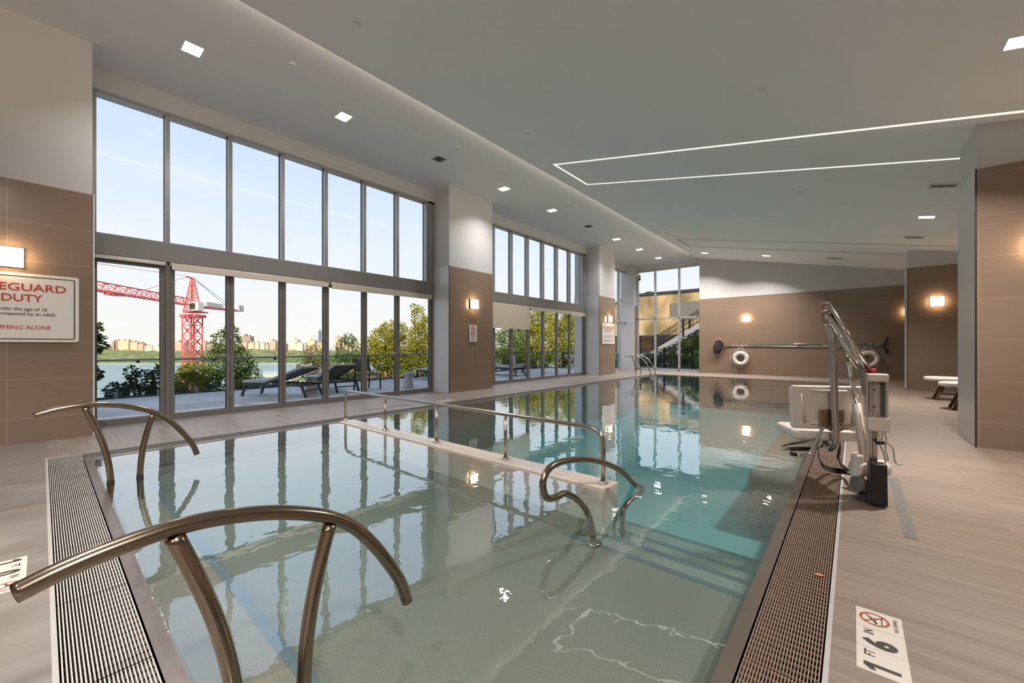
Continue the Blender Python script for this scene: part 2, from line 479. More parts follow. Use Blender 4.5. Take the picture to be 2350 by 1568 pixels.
# ------------------------------------------------------------------ geometry helpers
class MB:
    """collects shapes into one mesh"""
    def __init__(s):
        s.v, s.f, s.sm = [], [], []

    def face(s, idx, smooth=False):
        s.f.append(idx)
        s.sm.append(smooth)

    def box(s, x0, x1, y0, y1, z0, z1):
        n = len(s.v)
        s.v += [(x0, y0, z0), (x1, y0, z0), (x1, y1, z0), (x0, y1, z0), (x0, y0, z1), (x1, y0, z1), (x1, y1, z1), (x0, y1, z1)]
        for q in ((0, 3, 2, 1), (4, 5, 6, 7), (0, 1, 5, 4), (1, 2, 6, 5), (2, 3, 7, 6), (3, 0, 4, 7)):
            s.face(tuple(n + i for i in q))
        return s

    def beam(s, a, b, w, h=None, up=(0, 0, 1)):
        """square bar from a to b"""
        h = w if h is None else h
        a, b = Vector(a), Vector(b)
        d = (b - a)
        if d.length < 1e-9:
            return s
        d.normalize()
        u = Vector(up)
        if abs(d.dot(u)) > 0.98:
            u = Vector((0, 1, 0)) if abs(d.y) < 0.9 else Vector((1, 0, 0))
        x = d.cross(u).normalized()
        y = x.cross(d).normalized()
        n = len(s.v)
        for p in (a, b):
            for sx, sy in ((-1, -1), (1, -1), (1, 1), (-1, 1)):
                s.v.append(tuple(p + x * (sx * w / 2) + y * (sy * h / 2)))
        for q in ((0, 1, 2, 3), (7, 6, 5, 4), (0, 4, 5, 1), (1, 5, 6, 2), (2, 6, 7, 3), (3, 7, 4, 0)):
            s.face(tuple(n + i for i in q))
        return s

    def tube(s, pts, r, seg=12, caps=True, smooth=True):
        pts = [Vector(p) for p in pts]
        rs = r if isinstance(r, (list, tuple)) else [r] * len(pts)
        n = len(s.v)
        prev = None
        for i, p in enumerate(pts):
            if i == 0:
                d = pts[1] - p
            elif i == len(pts) - 1:
                d = p - pts[i - 1]
            else:
                d = (pts[i + 1] - p).normalized() + (p - pts[i - 1]).normalized()
            d.normalize()
            if prev is None:
                u = Vector((0, 0, 1)) if abs(d.z) < 0.9 else Vector((1, 0, 0))
                x = d.cross(u).normalized()
            else:
                x = (prev - d * prev.dot(d)).normalized()
            prev = x
            y = d.cross(x)
            for k in range(seg):
                a = 2 * math.pi * k / seg
                s.v.append(tuple(p + (x * math.cos(a) + y * math.sin(a)) * rs[i]))
        for i in range(len(pts) - 1):
            for k in range(seg):
                a, b = n + i * seg + k, n + i * seg + (k + 1) % seg
                s.face((a, b, b + seg, a + seg), smooth)
        if caps:
            s.face(tuple(n + k for k in reversed(range(seg))))
            e = n + (len(pts) - 1) * seg
            s.face(tuple(e + k for k in range(seg)))
        return s

    def lathe(s, prof, seg=24, c=(0, 0, 0), smooth=True):
        """profile of (radius, z) turned about the z axis"""
        n = len(s.v)
        for r, z in prof:
            for k in range(seg):
                a = 2 * math.pi * k / seg
                s.v.append((c[0] + r * math.cos(a), c[1] + r * math.sin(a), c[2] + z))
        for i in range(len(prof) - 1):
            for k in range(seg):
                a, b = n + i * seg + k, n + i * seg + (k + 1) % seg
                s.face((a, b, b + seg, a + seg), smooth)
        s.face(tuple(n + k for k in reversed(range(seg))))
        e = n + (len(prof) - 1) * seg
        s.face(tuple(e + k for k in range(seg)))
        return s

    def prism(s, poly, a, b):
        """poly: 3D points of one cap; a->b: extrusion vector endpoints"""
        d = Vector(b) - Vector(a)
        n, k = len(s.v), len(poly)
        s.v += [tuple(Vector(p)) for p in poly] + [tuple(Vector(p) + d) for p in poly]
        s.face(tuple(n + i for i in reversed(range(k))))
        s.face(tuple(n + k + i for i in range(k)))
        for i in range(k):
            j = (i + 1) % k
            s.face((n + i, n + j, n + k + j, n + k + i))
        return s

    def torus(s, c, R, r, ax_u, ax_v, seg=36, ring=14):
        c, u, v = Vector(c), Vector(ax_u), Vector(ax_v)
        w = u.cross(v)
        n = len(s.v)
        for i in range(seg):
            a = 2 * math.pi * i / seg
            d = u * math.cos(a) + v * math.sin(a)
            for k in range(ring):
                b = 2 * math.pi * k / ring
                s.v.append(tuple(c + d * (R + r * math.cos(b)) + w * (r * math.sin(b))))
        for i in range(seg):
            for k in range(ring):
                a = n + i * ring + k
                b = n + i * ring + (k + 1) % ring
                c2 = n + ((i + 1) % seg) * ring + k
                d2 = n + ((i + 1) % seg) * ring + (k + 1) % ring
                s.face((a, c2, d2, b), True)
        return s

    def ball(s, c, r, seg=16, rings=10, sx=1, sy=1, sz=1):
        prof = [(math.sin(math.pi * i / rings), -math.cos(math.pi * i / rings)) for i in range(rings + 1)]
        n = len(s.v)
        for q, z in prof:
            for k in range(seg):
                a = 2 * math.pi * k / seg
                s.v.append((c[0] + r * sx * q * math.cos(a), c[1] + r * sy * q * math.sin(a), c[2] + r * sz * z))
        for i in range(rings):
            for k in range(seg):
                a, b = n + i * seg + k, n + i * seg + (k + 1) % seg
                s.face((a, b, b + seg, a + seg), True)
        return s

def smooth_path(pts, sub=5):
    """Catmull-Rom through points"""
    P_ = [Vector(p) for p in pts]
    out = []
    for i in range(len(P_) - 1):
        p0 = P_[i - 1] if i > 0 else P_[0] * 2 - P_[1]
        p1, p2 = P_[i], P_[i + 1]
        p3 = P_[i + 2] if i + 2 < len(P_) else P_[-1] * 2 - P_[-2]
        for k in range(sub):
            t = k / sub
            out.append(0.5 * ((2 * p1) + (p2 - p0) * t + (2 * p0 - 5 * p1 + 4 * p2 - p3) * t * t + (3 * p1 - p0 - 3 * p2 + p3) * t ** 3))
    out.append(P_[-1])
    return out

def loc_of(o):
    v = Vector((0, 0, 0))
    while o is not None:
        v += Vector(o.location)
        o = o.parent
    return v

def obj(name, mb, mat, parent=None, bevel=0.0, bseg=2, local=False, origin=None):
    """one mesh object; world coordinates unless local"""
    me = bpy.data.meshes.new(name)
    if parent is not None and not local:
        off = loc_of(parent)
    elif origin is not None:
        off = Vector(origin)
    else:
        off = Vector((0, 0, 0))
    vs = [(v[0] - off.x, v[1] - off.y, v[2] - off.z) for v in mb.v]
    me.from_pydata(vs, [], mb.f)
    me.polygons.foreach_set('use_smooth', mb.sm)
    me.materials.append(mat)
    me.update()
    o = bpy.data.objects.new(name, me)
    COL.objects.link(o)
    if parent is not None:
        o.parent = parent
    elif origin is not None:
        o.location = off
    if bevel > 0:
        md = o.modifiers.new('bevel', 'BEVEL')
        md.width = bevel
        md.segments = bseg
        md.limit_method = 'ANGLE'
        md.angle_limit = math.radians(40)
    return o

def thing(name, label, cat, loc=(0, 0, 0), rz=0.0, group=None):
    o = bpy.data.objects.new(name, None)
    o.empty_display_size = 0.1
    o.location = loc
    o.rotation_euler = (0, 0, rz)
    COL.objects.link(o)
    o['label'] = label
    o['category'] = cat
    if group:
        o['group'] = group
    return o

def tag(o, label, cat, group=None, kind=None):
    o['label'] = label
    o['category'] = cat
    if group:
        o['group'] = group
    if kind:
        o['kind'] = kind
    return o

def struct(o, label=None):
    o['kind'] = 'structure'
    if label:
        o['label'] = label
        o['category'] = o.name.split('.')[0].split('_')[0]
    return o

def group_struct(name, loc, label):
    o = bpy.data.objects.new(name, None)
    o.empty_display_size = 0.1
    o.location = loc
    COL.objects.link(o)
    return struct(o, label)

def dup(root, loc=None, rz=None, label=None):
    r = root.copy()
    COL.objects.link(r)
    if loc is not None:
        r.location = loc
    if rz is not None:
        r.rotation_euler = (0, 0, rz)
    if label:
        r['label'] = label
    for ch in list(root.children):
        c = ch.copy()
        COL.objects.link(c)
        c.parent = r
        for g in list(ch.children):
            d = g.copy()
            COL.objects.link(d)
            d.parent = c
    return r

def glyphs(txt, weight):
    cu = bpy.data.curves.new('glyphs', 'FONT')
    cu.body = txt
    cu.size = 1.0
    cu.offset = weight
    cu.resolution_u = 3
    to = bpy.data.objects.new('glyphs', cu)
    COL.objects.link(to)
    me = bpy.data.meshes.new_from_object(to.evaluated_get(bpy.context.evaluated_depsgraph_get()))
    vs = [(v.co.x, v.co.y) for v in me.vertices]
    fs = [tuple(p.vertices) for p in me.polygons]
    bpy.data.meshes.remove(me)
    bpy.data.objects.remove(to)
    bpy.data.curves.remove(cu)
    return vs, fs

def text_mesh(lines, mat, parent, name='lettering', depth=0.0012):
    """one mesh per line: (string, position, right, up, cap height, width, weight, align L / C / R)"""
    for (txt, pos, right, up, cap, width, weight, align) in lines:
        hv = [v[1] for v in glyphs('H', weight)[0]]
        ky = cap / (max(hv) - min(hv))
        y0 = min(hv)
        vs, fs = glyphs(txt, weight)
        if txt == '1':
            vs = [(0.0, 0.47), (0.0, 0.60), (0.17, 0.72), (0.34, 0.72), (0.34, 0.0), (0.17, 0.0), (0.17, 0.53)]
            fs = [(3, 2, 6), (3, 6, 5, 4), (2, 1, 0, 6)]
            y0, ky = 0.0, cap / 0.72
        x0, x1 = min(v[0] for v in vs), max(v[0] for v in vs)
        kx = width / (x1 - x0)
        sh = {'L': 0.0, 'C': -width / 2, 'R': -width}[align]
        r, u = Vector(right), Vector(up)
        nrm = r.cross(u)
        mb = MB()
        mb.v = [tuple(Vector(pos) + r * ((x - x0) * kx + sh) + u * ((y - y0) * ky) + nrm * depth) for x, y in vs]
        for f in fs:
            mb.face(f)
        obj(name, mb, mat, parent)

def ring_sign(mb, c, r, w, u, v, slash=True, seg=32):
    """prohibition ring with a slash, flat in the plane (u, v)"""
    c, u, v = Vector(c), Vector(u), Vector(v)
    n = len(mb.v)
    for k in range(seg):
        a = 2 * math.pi * k / seg
        d = u * math.cos(a) + v * math.sin(a)
        mb.v.append(tuple(c + d * r))
        mb.v.append(tuple(c + d * (r - w)))
    for k in range(seg):
        a, b = n + 2 * k, n + 2 * ((k + 1) % seg)
        mb.face((a, b, b + 1, a + 1))
    if slash:
        d = (u - v).normalized()
        e = (u + v).normalized()
        n = len(mb.v)
        q = r - w * 0.6
        for p in (d * q + e * w * 0.42, d * q - e * w * 0.42, -d * q - e * w * 0.42, -d * q + e * w * 0.42):
            mb.v.append(tuple(c + p))
        mb.face((n, n + 1, n + 2, n + 3))

def flat_poly(mb, c, u, v, pts):
    c, u, v = Vector(c), Vector(u), Vector(v)
    n = len(mb.v)
    for a, b in pts:
        mb.v.append(tuple(c + u * a + v * b))
    mb.face(tuple(range(n, n + len(pts))))

def area_lamp(name, loc, size, watts, col, parent=None, rot=(0, 0, 0), size_y=None, spread=180.0):
    d = bpy.data.lights.new(name, 'AREA')
    d.energy = watts
    d.color = col
    d.size = size
    d.spread = math.radians(spread)
    if size_y:
        d.shape = 'RECTANGLE'
        d.size_y = size_y
    o = bpy.data.objects.new(name, d)
    if parent is not None:
        o.parent = parent
        o.location = Vector(loc) - loc_of(parent)
    else:
        o.location = loc
    o.rotation_euler = rot
    COL.objects.link(o)
    return o

ORD = ['first', 'second', 'third', 'fourth', 'fifth', 'sixth', 'seventh', 'eighth', 'ninth', 'tenth', 'eleventh', 'twelfth',
       'thirteenth', 'fourteenth', 'fifteenth', 'sixteenth', 'seventeenth', 'eighteenth', 'nineteenth', 'twentieth',
       'twenty-first', 'twenty-second', 'twenty-third', 'twenty-fourth', 'twenty-fifth']

# ================================================================== ROOM SHELL
SOF = 5.25                       # flat ceiling strip along the windows
BRK = -5.27                      # where the sloping ceiling starts
YB, YF = -6.0, 19.0              # back of the room, far wall
XR = 4.5

def zc(x):
    return 4.0455 - 0.1986 * x

# floor: deck around the pool
for nm, (x0, x1, y0, y1), mat in (
        ('floor', (-8.62, XR, YB, 0.024), deck_mat('deck_near', -4.734, 0.047, 'y', (0.84, 0.905, 0.97))),  # near tiles tinted cooler to paint in the sky light
        ('floor', (-8.62, -6.53, 0.024, 15.95), deck_mat('deck_window_side', -7.6, 0.047, 'x', (1.0, 1.0, 1.0))),
        ('floor', (-0.07, XR, 0.024, 19.75), deck_mat('deck_lift_side', -0.39, 2.434, 'x', (1.02, 0.95, 0.885))),
        ('floor', (-8.95, -6.53, 15.95, 19.75), deck_mat('deck_far_corner', -7.6, 0.047, 'x', (1.03, 1.0, 0.97))),
        ('floor', (-6.53, -0.07, 16.82, 19.75), deck_mat('deck_far_end', -0.39, 2.434, 'x', (1.04, 1.0, 0.96)))):
    struct(obj(nm, MB().box(x0, x1, y0, y1, -0.30, 0.0), mat))

# ceilings
DL_Y = [1.335, 3.465, 7.746, 9.915, 14.19, 16.33, 18.47]
VENT_Y = [5.591, 12.02]
mb = MB()
mb.box(-8.95, -7.0, YB, 19.75, SOF, SOF + 0.14)
mb.box(-6.745, -4.85, YB, 19.75, SOF, SOF + 0.14)
ys = sorted([(y - 0.105, y + 0.105) for y in DL_Y])
prev = YB
for a, b in ys:
    mb.box(-7.0, -6.745, prev, a, SOF, SOF + 0.14)
    prev = b
mb.box(-7.0, -6.745, prev, 19.75, SOF, SOF + 0.14)
struct(obj('ceiling', mb, M['ceiling']))
mb = MB()
TH = 0.055
poly = [(BRK, 0, zc(BRK)), (XR, 0, zc(XR)), (XR, 0, zc(XR) + 0.12), (BRK + 0.35, 0, zc(BRK + 0.35) + 0.10), (BRK, 0, zc(BRK) + TH)]
mb.prism([(p[0], YB, p[2]) for p in poly], (0, YB, 0), (0, YF + 0.05, 0))
struct(obj('ceiling', mb, M['ceiling']))
# roof above everything
struct(obj('roof', MB().box(-8.95, 7.0, YB - 0.3, 19.95, 5.45, 5.7), M['beam']))
struct(obj('wall_right', MB().box(XR, XR + 0.3, YB, 19.9, -0.3, 5.55), M['white_wall']))
wb = struct(obj('wall_back', MB().box(-8.7, XR, YB - 0.3, YB, -0.3, 5.55), M['white_wall']))
obj('tile_cladding', MB().box(-7.7, XR, YB, YB + 0.015, 0, 3.24), tile_wall_mat('wall_tile_back', 0.3), wb)

# far wall beside the far window
wf = struct(obj('wall_far', MB().box(-5.23, XR, YF, 19.9, 0, 5.4), M['white_wall']))
obj('tile_cladding', MB().box(-5.235, XR, YF - 0.015, YF + 0.05, 0, 3.26), tile_wall_mat('wall_tile_far', 0.317, 0.2), wf)
# band above the windows, towards the terrace and over the far window
struct(obj('trim_1', MB().box(-8.62, -8.39, 0.45, 14.57, 4.95, 5.25).box(-8.95, -8.76, 15.94, 19.75, 4.95, 5.25), M['white_wall']))
struct(obj('trim_2', MB().box(-8.39, -5.23, 19.62, 19.9, 4.98, 5.4), M['white_wall']))

def pillar(name, x0, x1, y0, y1, ztop, zt, joint, label, faces, corner):
    p = group_struct('pillar', ((x0 + x1) / 2, (y0 + y1) / 2, 0), label)
    obj('plaster', MB().box(x0, x1, y0, y1, 0, ztop), M['white_wall'], p)
    e = 0.012
    obj('tile_cladding', MB().box(x0 - e, x1 + e, y0 - e, y1 + e, 0.0, zt), tile_wall_mat('wall_tile_' + name, joint, 0.35 if name in 'ef' else 0.7), p)
    if faces:
        obj('return_cladding', MB().box(*faces), M['grey_tile'], p)  # one pillar side gets a paler grey skin over the brown tile
    obj('corner_trim', MB().box(corner[0] - 0.007, corner[0] + 0.007, corner[1] - 0.007, corner[1] + 0.007, 0, zt + 0.004), M['sconce_back'] if corner[2] else M['white_trim'], p)
    return p

pillar('a', -8.60, -7.747, YB, 0.438, SOF + 0.01, 3.217, -0.272, 'wide brown-tiled wall pier with the large lifeguard sign', None, (-7.735, 0.45, 0))
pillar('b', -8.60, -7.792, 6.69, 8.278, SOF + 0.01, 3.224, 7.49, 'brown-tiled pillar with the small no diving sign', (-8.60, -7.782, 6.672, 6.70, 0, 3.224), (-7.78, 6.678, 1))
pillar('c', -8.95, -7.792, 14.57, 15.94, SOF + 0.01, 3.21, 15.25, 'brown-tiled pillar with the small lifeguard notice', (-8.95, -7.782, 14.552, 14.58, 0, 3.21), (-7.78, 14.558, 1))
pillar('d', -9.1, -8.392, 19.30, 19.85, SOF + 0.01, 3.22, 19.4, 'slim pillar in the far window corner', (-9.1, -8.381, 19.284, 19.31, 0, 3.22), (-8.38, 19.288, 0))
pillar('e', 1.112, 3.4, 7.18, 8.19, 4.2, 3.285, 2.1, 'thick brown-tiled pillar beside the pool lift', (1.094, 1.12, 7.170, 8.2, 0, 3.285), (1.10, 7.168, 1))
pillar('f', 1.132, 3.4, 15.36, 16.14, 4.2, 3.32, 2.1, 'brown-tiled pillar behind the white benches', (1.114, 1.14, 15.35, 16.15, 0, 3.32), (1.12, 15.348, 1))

# window wall -------------------------------------------------------
B1 = [0.46, 1.315, 2.17, 3.03, 3.87, 4.74, 5.60, 6.64]
B1U = [0.46, 1.315, 2.17, 3.03, 3.87, 4.74, 5.60, 6.47]
B2 = [8.30, 9.02, 9.87, 10.75, 11.61, 12.48, 13.36, 14.44]
B2U = [8.30, 9.02, 9.87, 10.72, 11.60, 12.48, 13.36, 14.28]
struct(obj('trim_3', MB().box(-8.62, -8.37, 0.45, 6.68, 2.545, 2.838), M['beam']), 'grey metal beam between upper and lower glazing near the wide pier')
struct(obj('trim_4', MB().box(-8.62, -8.37, 8.29, 14.56, 2.555, 2.845), M['beam']), 'grey metal beam between upper and lower glazing, by the lowered shade')

def clerestory(idx, ys_, z0, z1, label, yend):
    w = group_struct('window_%d' % idx, (-8.5, ys_[0], z0), label)
    for i, y in enumerate(ys_):
        wd = 0.055
        a = y if i == 0 else y - wd / 2
        obj('mullion', MB().box(-8.565, -8.40, a, a + wd, z0, z1), M['frame'], w)
        obj('gasket', MB().box(-8.53, -8.52, a - 0.008, a + wd + 0.008, z0, z1), M['gasket'], w)
    obj('window_frame', MB().box(-8.58, -8.385, ys_[0], yend, z1 - 0.05, z1).box(-8.58, -8.41, ys_[0], yend, z0, z0 + 0.025)
        .box(-8.58, -8.385, ys_[-1] + 0.03, yend, z0, z1), M['frame'], w)
    for a, b in zip(ys_[:-1], ys_[1:]):
        obj('pane', MB().box(-8.552, -8.542, a + 0.02, b - 0.02, z0 + 0.02, z1 - 0.04), M['glass'], w)
    return w

clerestory(1, B1U, 2.838, 4.95, 'row of seven tall upper panes over the terrace doors near the wide pier', 6.68)
clerestory(2, B2U, 2.845, 4.95, 'row of narrow upper panes over the doors with the lowered shade', 14.56)

# folding terrace doors ----------------------------------------------
door_no = [0]
def door(y0, y1, lever, label):
    door_no[0] += 1
    d = group_struct('door_%d' % door_no[0], (-8.45, (y0 + y1) / 2, 0), label)
    s = 0.058
    f = MB()
    xa, xb = -8.49, -8.42
    f.box(xa, xb, y0 + 0.004, y0 + s, 0.012, 2.50).box(xa, xb, y1 - s, y1 - 0.004, 0.012, 2.50)
    f.box(xa, xb, y0 + s, y1 - s, 0.012, 0.10).box(xa, xb, y0 + s, y1 - s, 2.435, 2.50)
    obj('door_frame', f, M['door_frame'], d)
    obj('pane', MB().box(-8.462, -8.450, y0 + s, y1 - s, 0.10, 2.435), M['glass'], d)
    obj('gasket', MB().box(-8.47, -8.442, y0 + s, y0 + s + 0.007, 0.10, 2.435).box(-8.47, -8.442, y1 - s - 0.007, y1 - s, 0.10, 2.435), M['gasket'], d)
    if lever:
        yl = y1 - 0.03 if lever == 'hi' else y0 + 0.03
        sg = -1 if lever == 'hi' else 1
        h = MB().tube([(-8.42, yl, 1.03), (-8.37, yl, 1.03)], 0.009, 8)
        h.tube([(-8.372, yl, 1.03), (-8.368, yl + sg * 0.13, 1.028)], 0.008, 8)
        h.box(-8.42, -8.412, yl - 0.014, yl + 0.014, 0.90, 1.07)
        obj('handle', h, M['chrome'], d)
    return d

lever1 = {1: 'hi', 3: 'hi', 4: 'lo', 5: 'hi'}
for i, (a, b) in enumerate(zip(B1[:-1], B1[1:])):
    door(a + (0.03 if i == 1 else 0), b - (0.03 if i == 0 else 0) - (0.02 if i == 6 else 0), lever1.get(i), 'glass terrace door leaf, %s from the wide pier' % ORD[i])
for i, (a, b) in enumerate(zip(B2[:-1], B2[1:])):
    door(a, b, {2: 'hi', 4: 'hi'}.get(i), 'glass terrace door leaf, %s from the pillar with no diving sign' % ORD[i])
# posts and head and threshold of the door runs
mb = MB().box(-8.50, -8.40, 1.285, 1.345, 0.0, 2.545).box(-8.50, -8.41, 0.45, 6.68, 2.50, 2.545).box(-8.54, -8.405, 0.45, 6.68, 0.0, 0.012).box(-8.5, -8.40, 6.62, 6.68, 0, 2.545)
struct(obj('trim_5', mb, M['door_frame']))
mb = MB().box(-8.50, -8.41, 8.29, 14.56, 2.50, 2.555).box(-8.54, -8.405, 8.29, 14.56, 0.0, 0.012).box(-8.5, -8.40, 14.44, 14.56, 0, 2.555)
struct(obj('trim_6', mb, M['door_frame']))
# hinges on the first folding pairs
mb = MB()
for y in (2.17, 3.87):
    for z in (0.25, 1.25, 2.3):
        mb.tube([(-8.412, y, z), (-8.412, y, z + 0.13)], 0.009, 8)
struct(obj('trim_7', mb, M['door_frame']))

# glazing of the far corner: last bay beside the terrace, and the far window
w = group_struct('window_3', (-8.85, 16, 0), 'narrow full-height glazing beside the slim corner pillar')
fr = MB()
for y in (15.95, 17.2, 18.48, 19.46):
    fr.box(-8.93, -8.77, y, y + 0.065, 0, 4.95)
fr.box(-8.93, -8.77, 15.95, 19.5, 2.36, 2.43).box(-8.93, -8.77, 15.95, 19.5, 0, 0.07).box(-8.93, -8.77, 15.95, 19.5, 4.88, 4.95)
obj('window_frame', fr, M['frame_pale'], w)
for a, b in ((16.01, 17.2), (17.265, 18.48), (18.545, 19.46)):
    obj('pane', MB().box(-8.90, -8.89, a, b, 0.07, 2.36), M['glass'], w)
    obj('pane', MB().box(-8.90, -8.89, a, b, 2.43, 4.88), M['glass'], w)
w = group_struct('window_4', (-6.8, 19.7, 0), 'large far window looking onto the outdoor stair')
fr = MB()
for x in (-8.39, -7.50, -6.35, -5.26):
    fr.box(x, x + 0.06, 19.62, 19.78, 0, 4.98)
fr.box(-8.39, -5.2, 19.62, 19.78, 2.50, 2.57).box(-8.39, -5.2, 19.62, 19.78, 0, 0.08).box(-8.39, -5.2, 19.60, 19.78, 4.90, 4.98)
obj('window_frame', fr, M['frame_pale'], w)
for a, b in ((-8.27, -7.5), (-7.44, -6.35), (-6.29, -5.26)):
    obj('pane', MB().box(a, b, 19.72, 19.73, 0.08, 2.50), M['glass'], w)
    obj('pane', MB().box(a, b, 19.72, 19.73, 2.57, 4.90), M['glass'], w)

# ================================================================== POOL
PX0, PX1, PY0, PY1 = -6.17, -0.392, 0.347, 16.50
WL = -0.012
mb = MB()

mb.box(PX0, PX1, PY0, 0.75, -1.5, -0.20)
mb.box(PX0, -1.70, 0.75, 3.05, -1.5, -0.30).box(-1.70, PX1, 0.75, 2.74, -1.5, -0.30)
steps = MB().box(-1.70, PX1, 2.74, 3.07, -1.5, -0.38).box(-1.70, PX1, 3.07, 3.39, -1.5, -0.46).box(-1.70, PX1, 3.39, 3.765, -1.5, -0.54)
deep = MB().box(-6.25, PX0, PY0 - 0.06, PY1 + 0.06, -1.5, -0.006).box(PX1, PX1 + 0.06, PY0 - 0.06, PY1 + 0.06, -1.5, -0.006)
deep.box(PX0, PX1, PY0 - 0.06, PY0, -1.5, -0.006).box(PX0, PX1, PY1, PY1 + 0.06, -1.5, -0.006)
deep.prism([(PX0, 3.05, -1.5), (PX0, 3.05, -0.78), (PX0, 6.0, -1.02), (PX0, PY1, -1.15), (PX0, PY1, -1.5)], (PX0, 0, 0), (PX1, 0, 0))
pool = struct(obj('pool', mb, M['plaster']), 'indoor swimming pool basin with speckled plaster')
mb = MB()
for y, z in ((2.74, -0.30), (3.07, -0.38), (3.39, -0.46), (3.765, -0.54)):
    mb.box(-1.78 if y < 3 else -1.70, PX1, y - 0.055, y + 0.002, z - 0.05, z + 0.002)
obj('step_tile_edge', mb, M['blue_tile'], pool)
obj('steps', steps, plaster_mat('step_plaster', (0.27, 0.235, 0.195), (0.335, 0.295, 0.25)), pool)  # steps paled midway so the lightened deep plaster blends in
obj('deep_basin', deep, M['plaster_deep'], pool)
obj('step_tile_edge', MB().box(PX0, PX1, 0.695, 0.752, -0.25, -0.198), M['blue_tile'], pool)
obj('shelf', MB().box(-0.92, PX1, 5.15, 10.6, -0.9, -0.20), M['plaster'], pool, bevel=0.09, bseg=4)
obj('waterline_tile', MB().box(PX0, PX0 + 0.006, PY0, PY1, -0.2, -0.03).box(PX1 - 0.006, PX1, PY0, PY1, -0.2, -0.03), M['blue_tile'], pool)
struct(obj('wall_divider', MB().box(PX0, -1.575, 3.04, 3.285, -1.2, 0.004), M['coping'], bevel=0.006), 'low submerged wall carrying the long handrail')
wtr = struct(obj('water', MB().box(PX0 + 0.001, PX1 - 0.001, PY0 + 0.001, PY1 - 0.001, -1.35, WL), M['water']), 'still pool water mirroring the windows')

# film of water spilling over the near lip, with a ragged edge
film_mat = new_mat('water_film')[0]
schlick_mix(film_mat.node_tree, 0.05, 0.02, (0.97, 0.98, 0.98))
rng = random.Random(3)
mb = MB()
n = 620
for i in range(n + 1):
    x = PX0 + (PX1 - PX0) * i / n
    d = 0.012 + 0.030 * (0.5 + 0.5 * math.sin(x * 17 + 2 * math.sin(x * 7.3))) ** 1.5 * (0.6 + 0.5 * math.sin(x * 2.1 + 1)) + 0.006 * rng.random()
    mb.v += [(x, PY0 - d, -0.0015), (x, PY0 + 0.012, 0.001), (x, PY0 - d, -0.0055), (x, PY0 + 0.012, -0.0055)]
for i in range(n):
    a = 4 * i
    mb.face((a, a + 4, a + 5, a + 1), True)
    mb.face((a + 2, a + 6, a + 4, a), True)
struct(obj('water', mb, film_mat))
# ripples washing over the submerged wall
mb = MB()
def wash(x0, x1, y0, y1, nx, ny, amp):
    b = len(mb.v)
    for i in range(nx + 1):
        for j in range(ny + 1):
            x, y = x0 + (x1 - x0) * i / nx, y0 + (y1 - y0) * j / ny
            e = min(i, nx - i) / nx * 8
            z = 0.0065 + amp * min(1, e) * (math.sin(x * 23 + 3 * math.sin(y * 31)) * math.sin(y * 47 + 2 * math.sin(x * 13)) * 0.6 + rng.uniform(-0.5, 0.5) * 0.7)
            mb.v.append((x + rng.uniform(-.004, .004), y, z))
    for i in range(nx):
        for j in range(ny):
            a = b + i * (ny + 1) + j
            mb.face((a, a + ny + 1, a + ny + 2, a + 1), True)
wash(-6.05, -4.15, 3.045, 3.28, 90, 14, 0.006)
wash(-2.75, -1.98, 3.045, 3.28, 40, 14, 0.006)
struct(obj('water', mb, film_mat))

# gutters ------------------------------------------------------------
GX0, GX1, GY0, GY1 = -6.53, -0.07, 0.024, 16.82
lipw = 0.06
mb = MB()
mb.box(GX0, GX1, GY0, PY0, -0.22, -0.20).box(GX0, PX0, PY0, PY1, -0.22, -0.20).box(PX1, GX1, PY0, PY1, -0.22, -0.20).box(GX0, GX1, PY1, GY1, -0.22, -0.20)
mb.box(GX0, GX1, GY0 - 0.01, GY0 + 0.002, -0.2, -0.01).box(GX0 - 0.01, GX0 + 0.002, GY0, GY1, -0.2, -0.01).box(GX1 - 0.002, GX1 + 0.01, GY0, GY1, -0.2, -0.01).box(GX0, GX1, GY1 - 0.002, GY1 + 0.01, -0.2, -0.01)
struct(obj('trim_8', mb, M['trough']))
mb = MB()
mb.box(PX0 - lipw, PX1 + lipw, PY0 - lipw, PY0 - 0.001, -0.21, -0.005).box(PX0 - lipw, PX1 + lipw, PY1 + 0.001, PY1 + lipw, -0.21, -0.004)
mb.box(PX0 - lipw, PX0 - 0.001, PY0 - 0.001, PY1 + 0.001, -0.21, -0.004).box(PX1 + 0.001, PX1 + lipw, PY0 - 0.001, PY1 + 0.001, -0.21, -0.004)
struct(obj('trim_9', mb, M['lip']), 'steel overflow lip round the pool edge')
mb = MB()
fw = 0.017
mb.box(GX0, GX1, GY0, GY0 + fw, -0.08, 0.001).box(GX0, GX1, GY1 - fw, GY1, -0.08, 0.001)
mb.box(GX0, GX0 + fw, GY0 + fw, GY1 - fw, -0.08, 0.001).box(GX1 - fw, GX1, GY0 + fw, GY1 - fw, -0.08, 0.001)
struct(obj('trim_10', mb, M['gutter_frame']), 'grey metal frame round the gutter')

def grate_panel(name, w, ln, nb, rod_pitch, mat_bar, mat_rod, label, group, bw=0.19):
    """panel in its own axes: bars run along local x"""
    r = thing('gutter_grate', label, 'grate', group=group)
    mb = MB()
    for i in range(nb):
        y = (i + 0.5) / nb * w
        mb.box(0.004, ln - 0.004, y - w / nb * bw, y + w / nb * bw, -0.026, -0.003)
    obj('grate_bars', mb, mat_bar, r, local=True)
    mb = MB()
    k = int(ln / rod_pitch)
    for i in range(k + 1):
        x = 0.012 + (ln - 0.024) * i / k
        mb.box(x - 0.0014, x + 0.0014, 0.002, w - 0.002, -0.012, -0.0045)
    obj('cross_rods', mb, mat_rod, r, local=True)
    return r

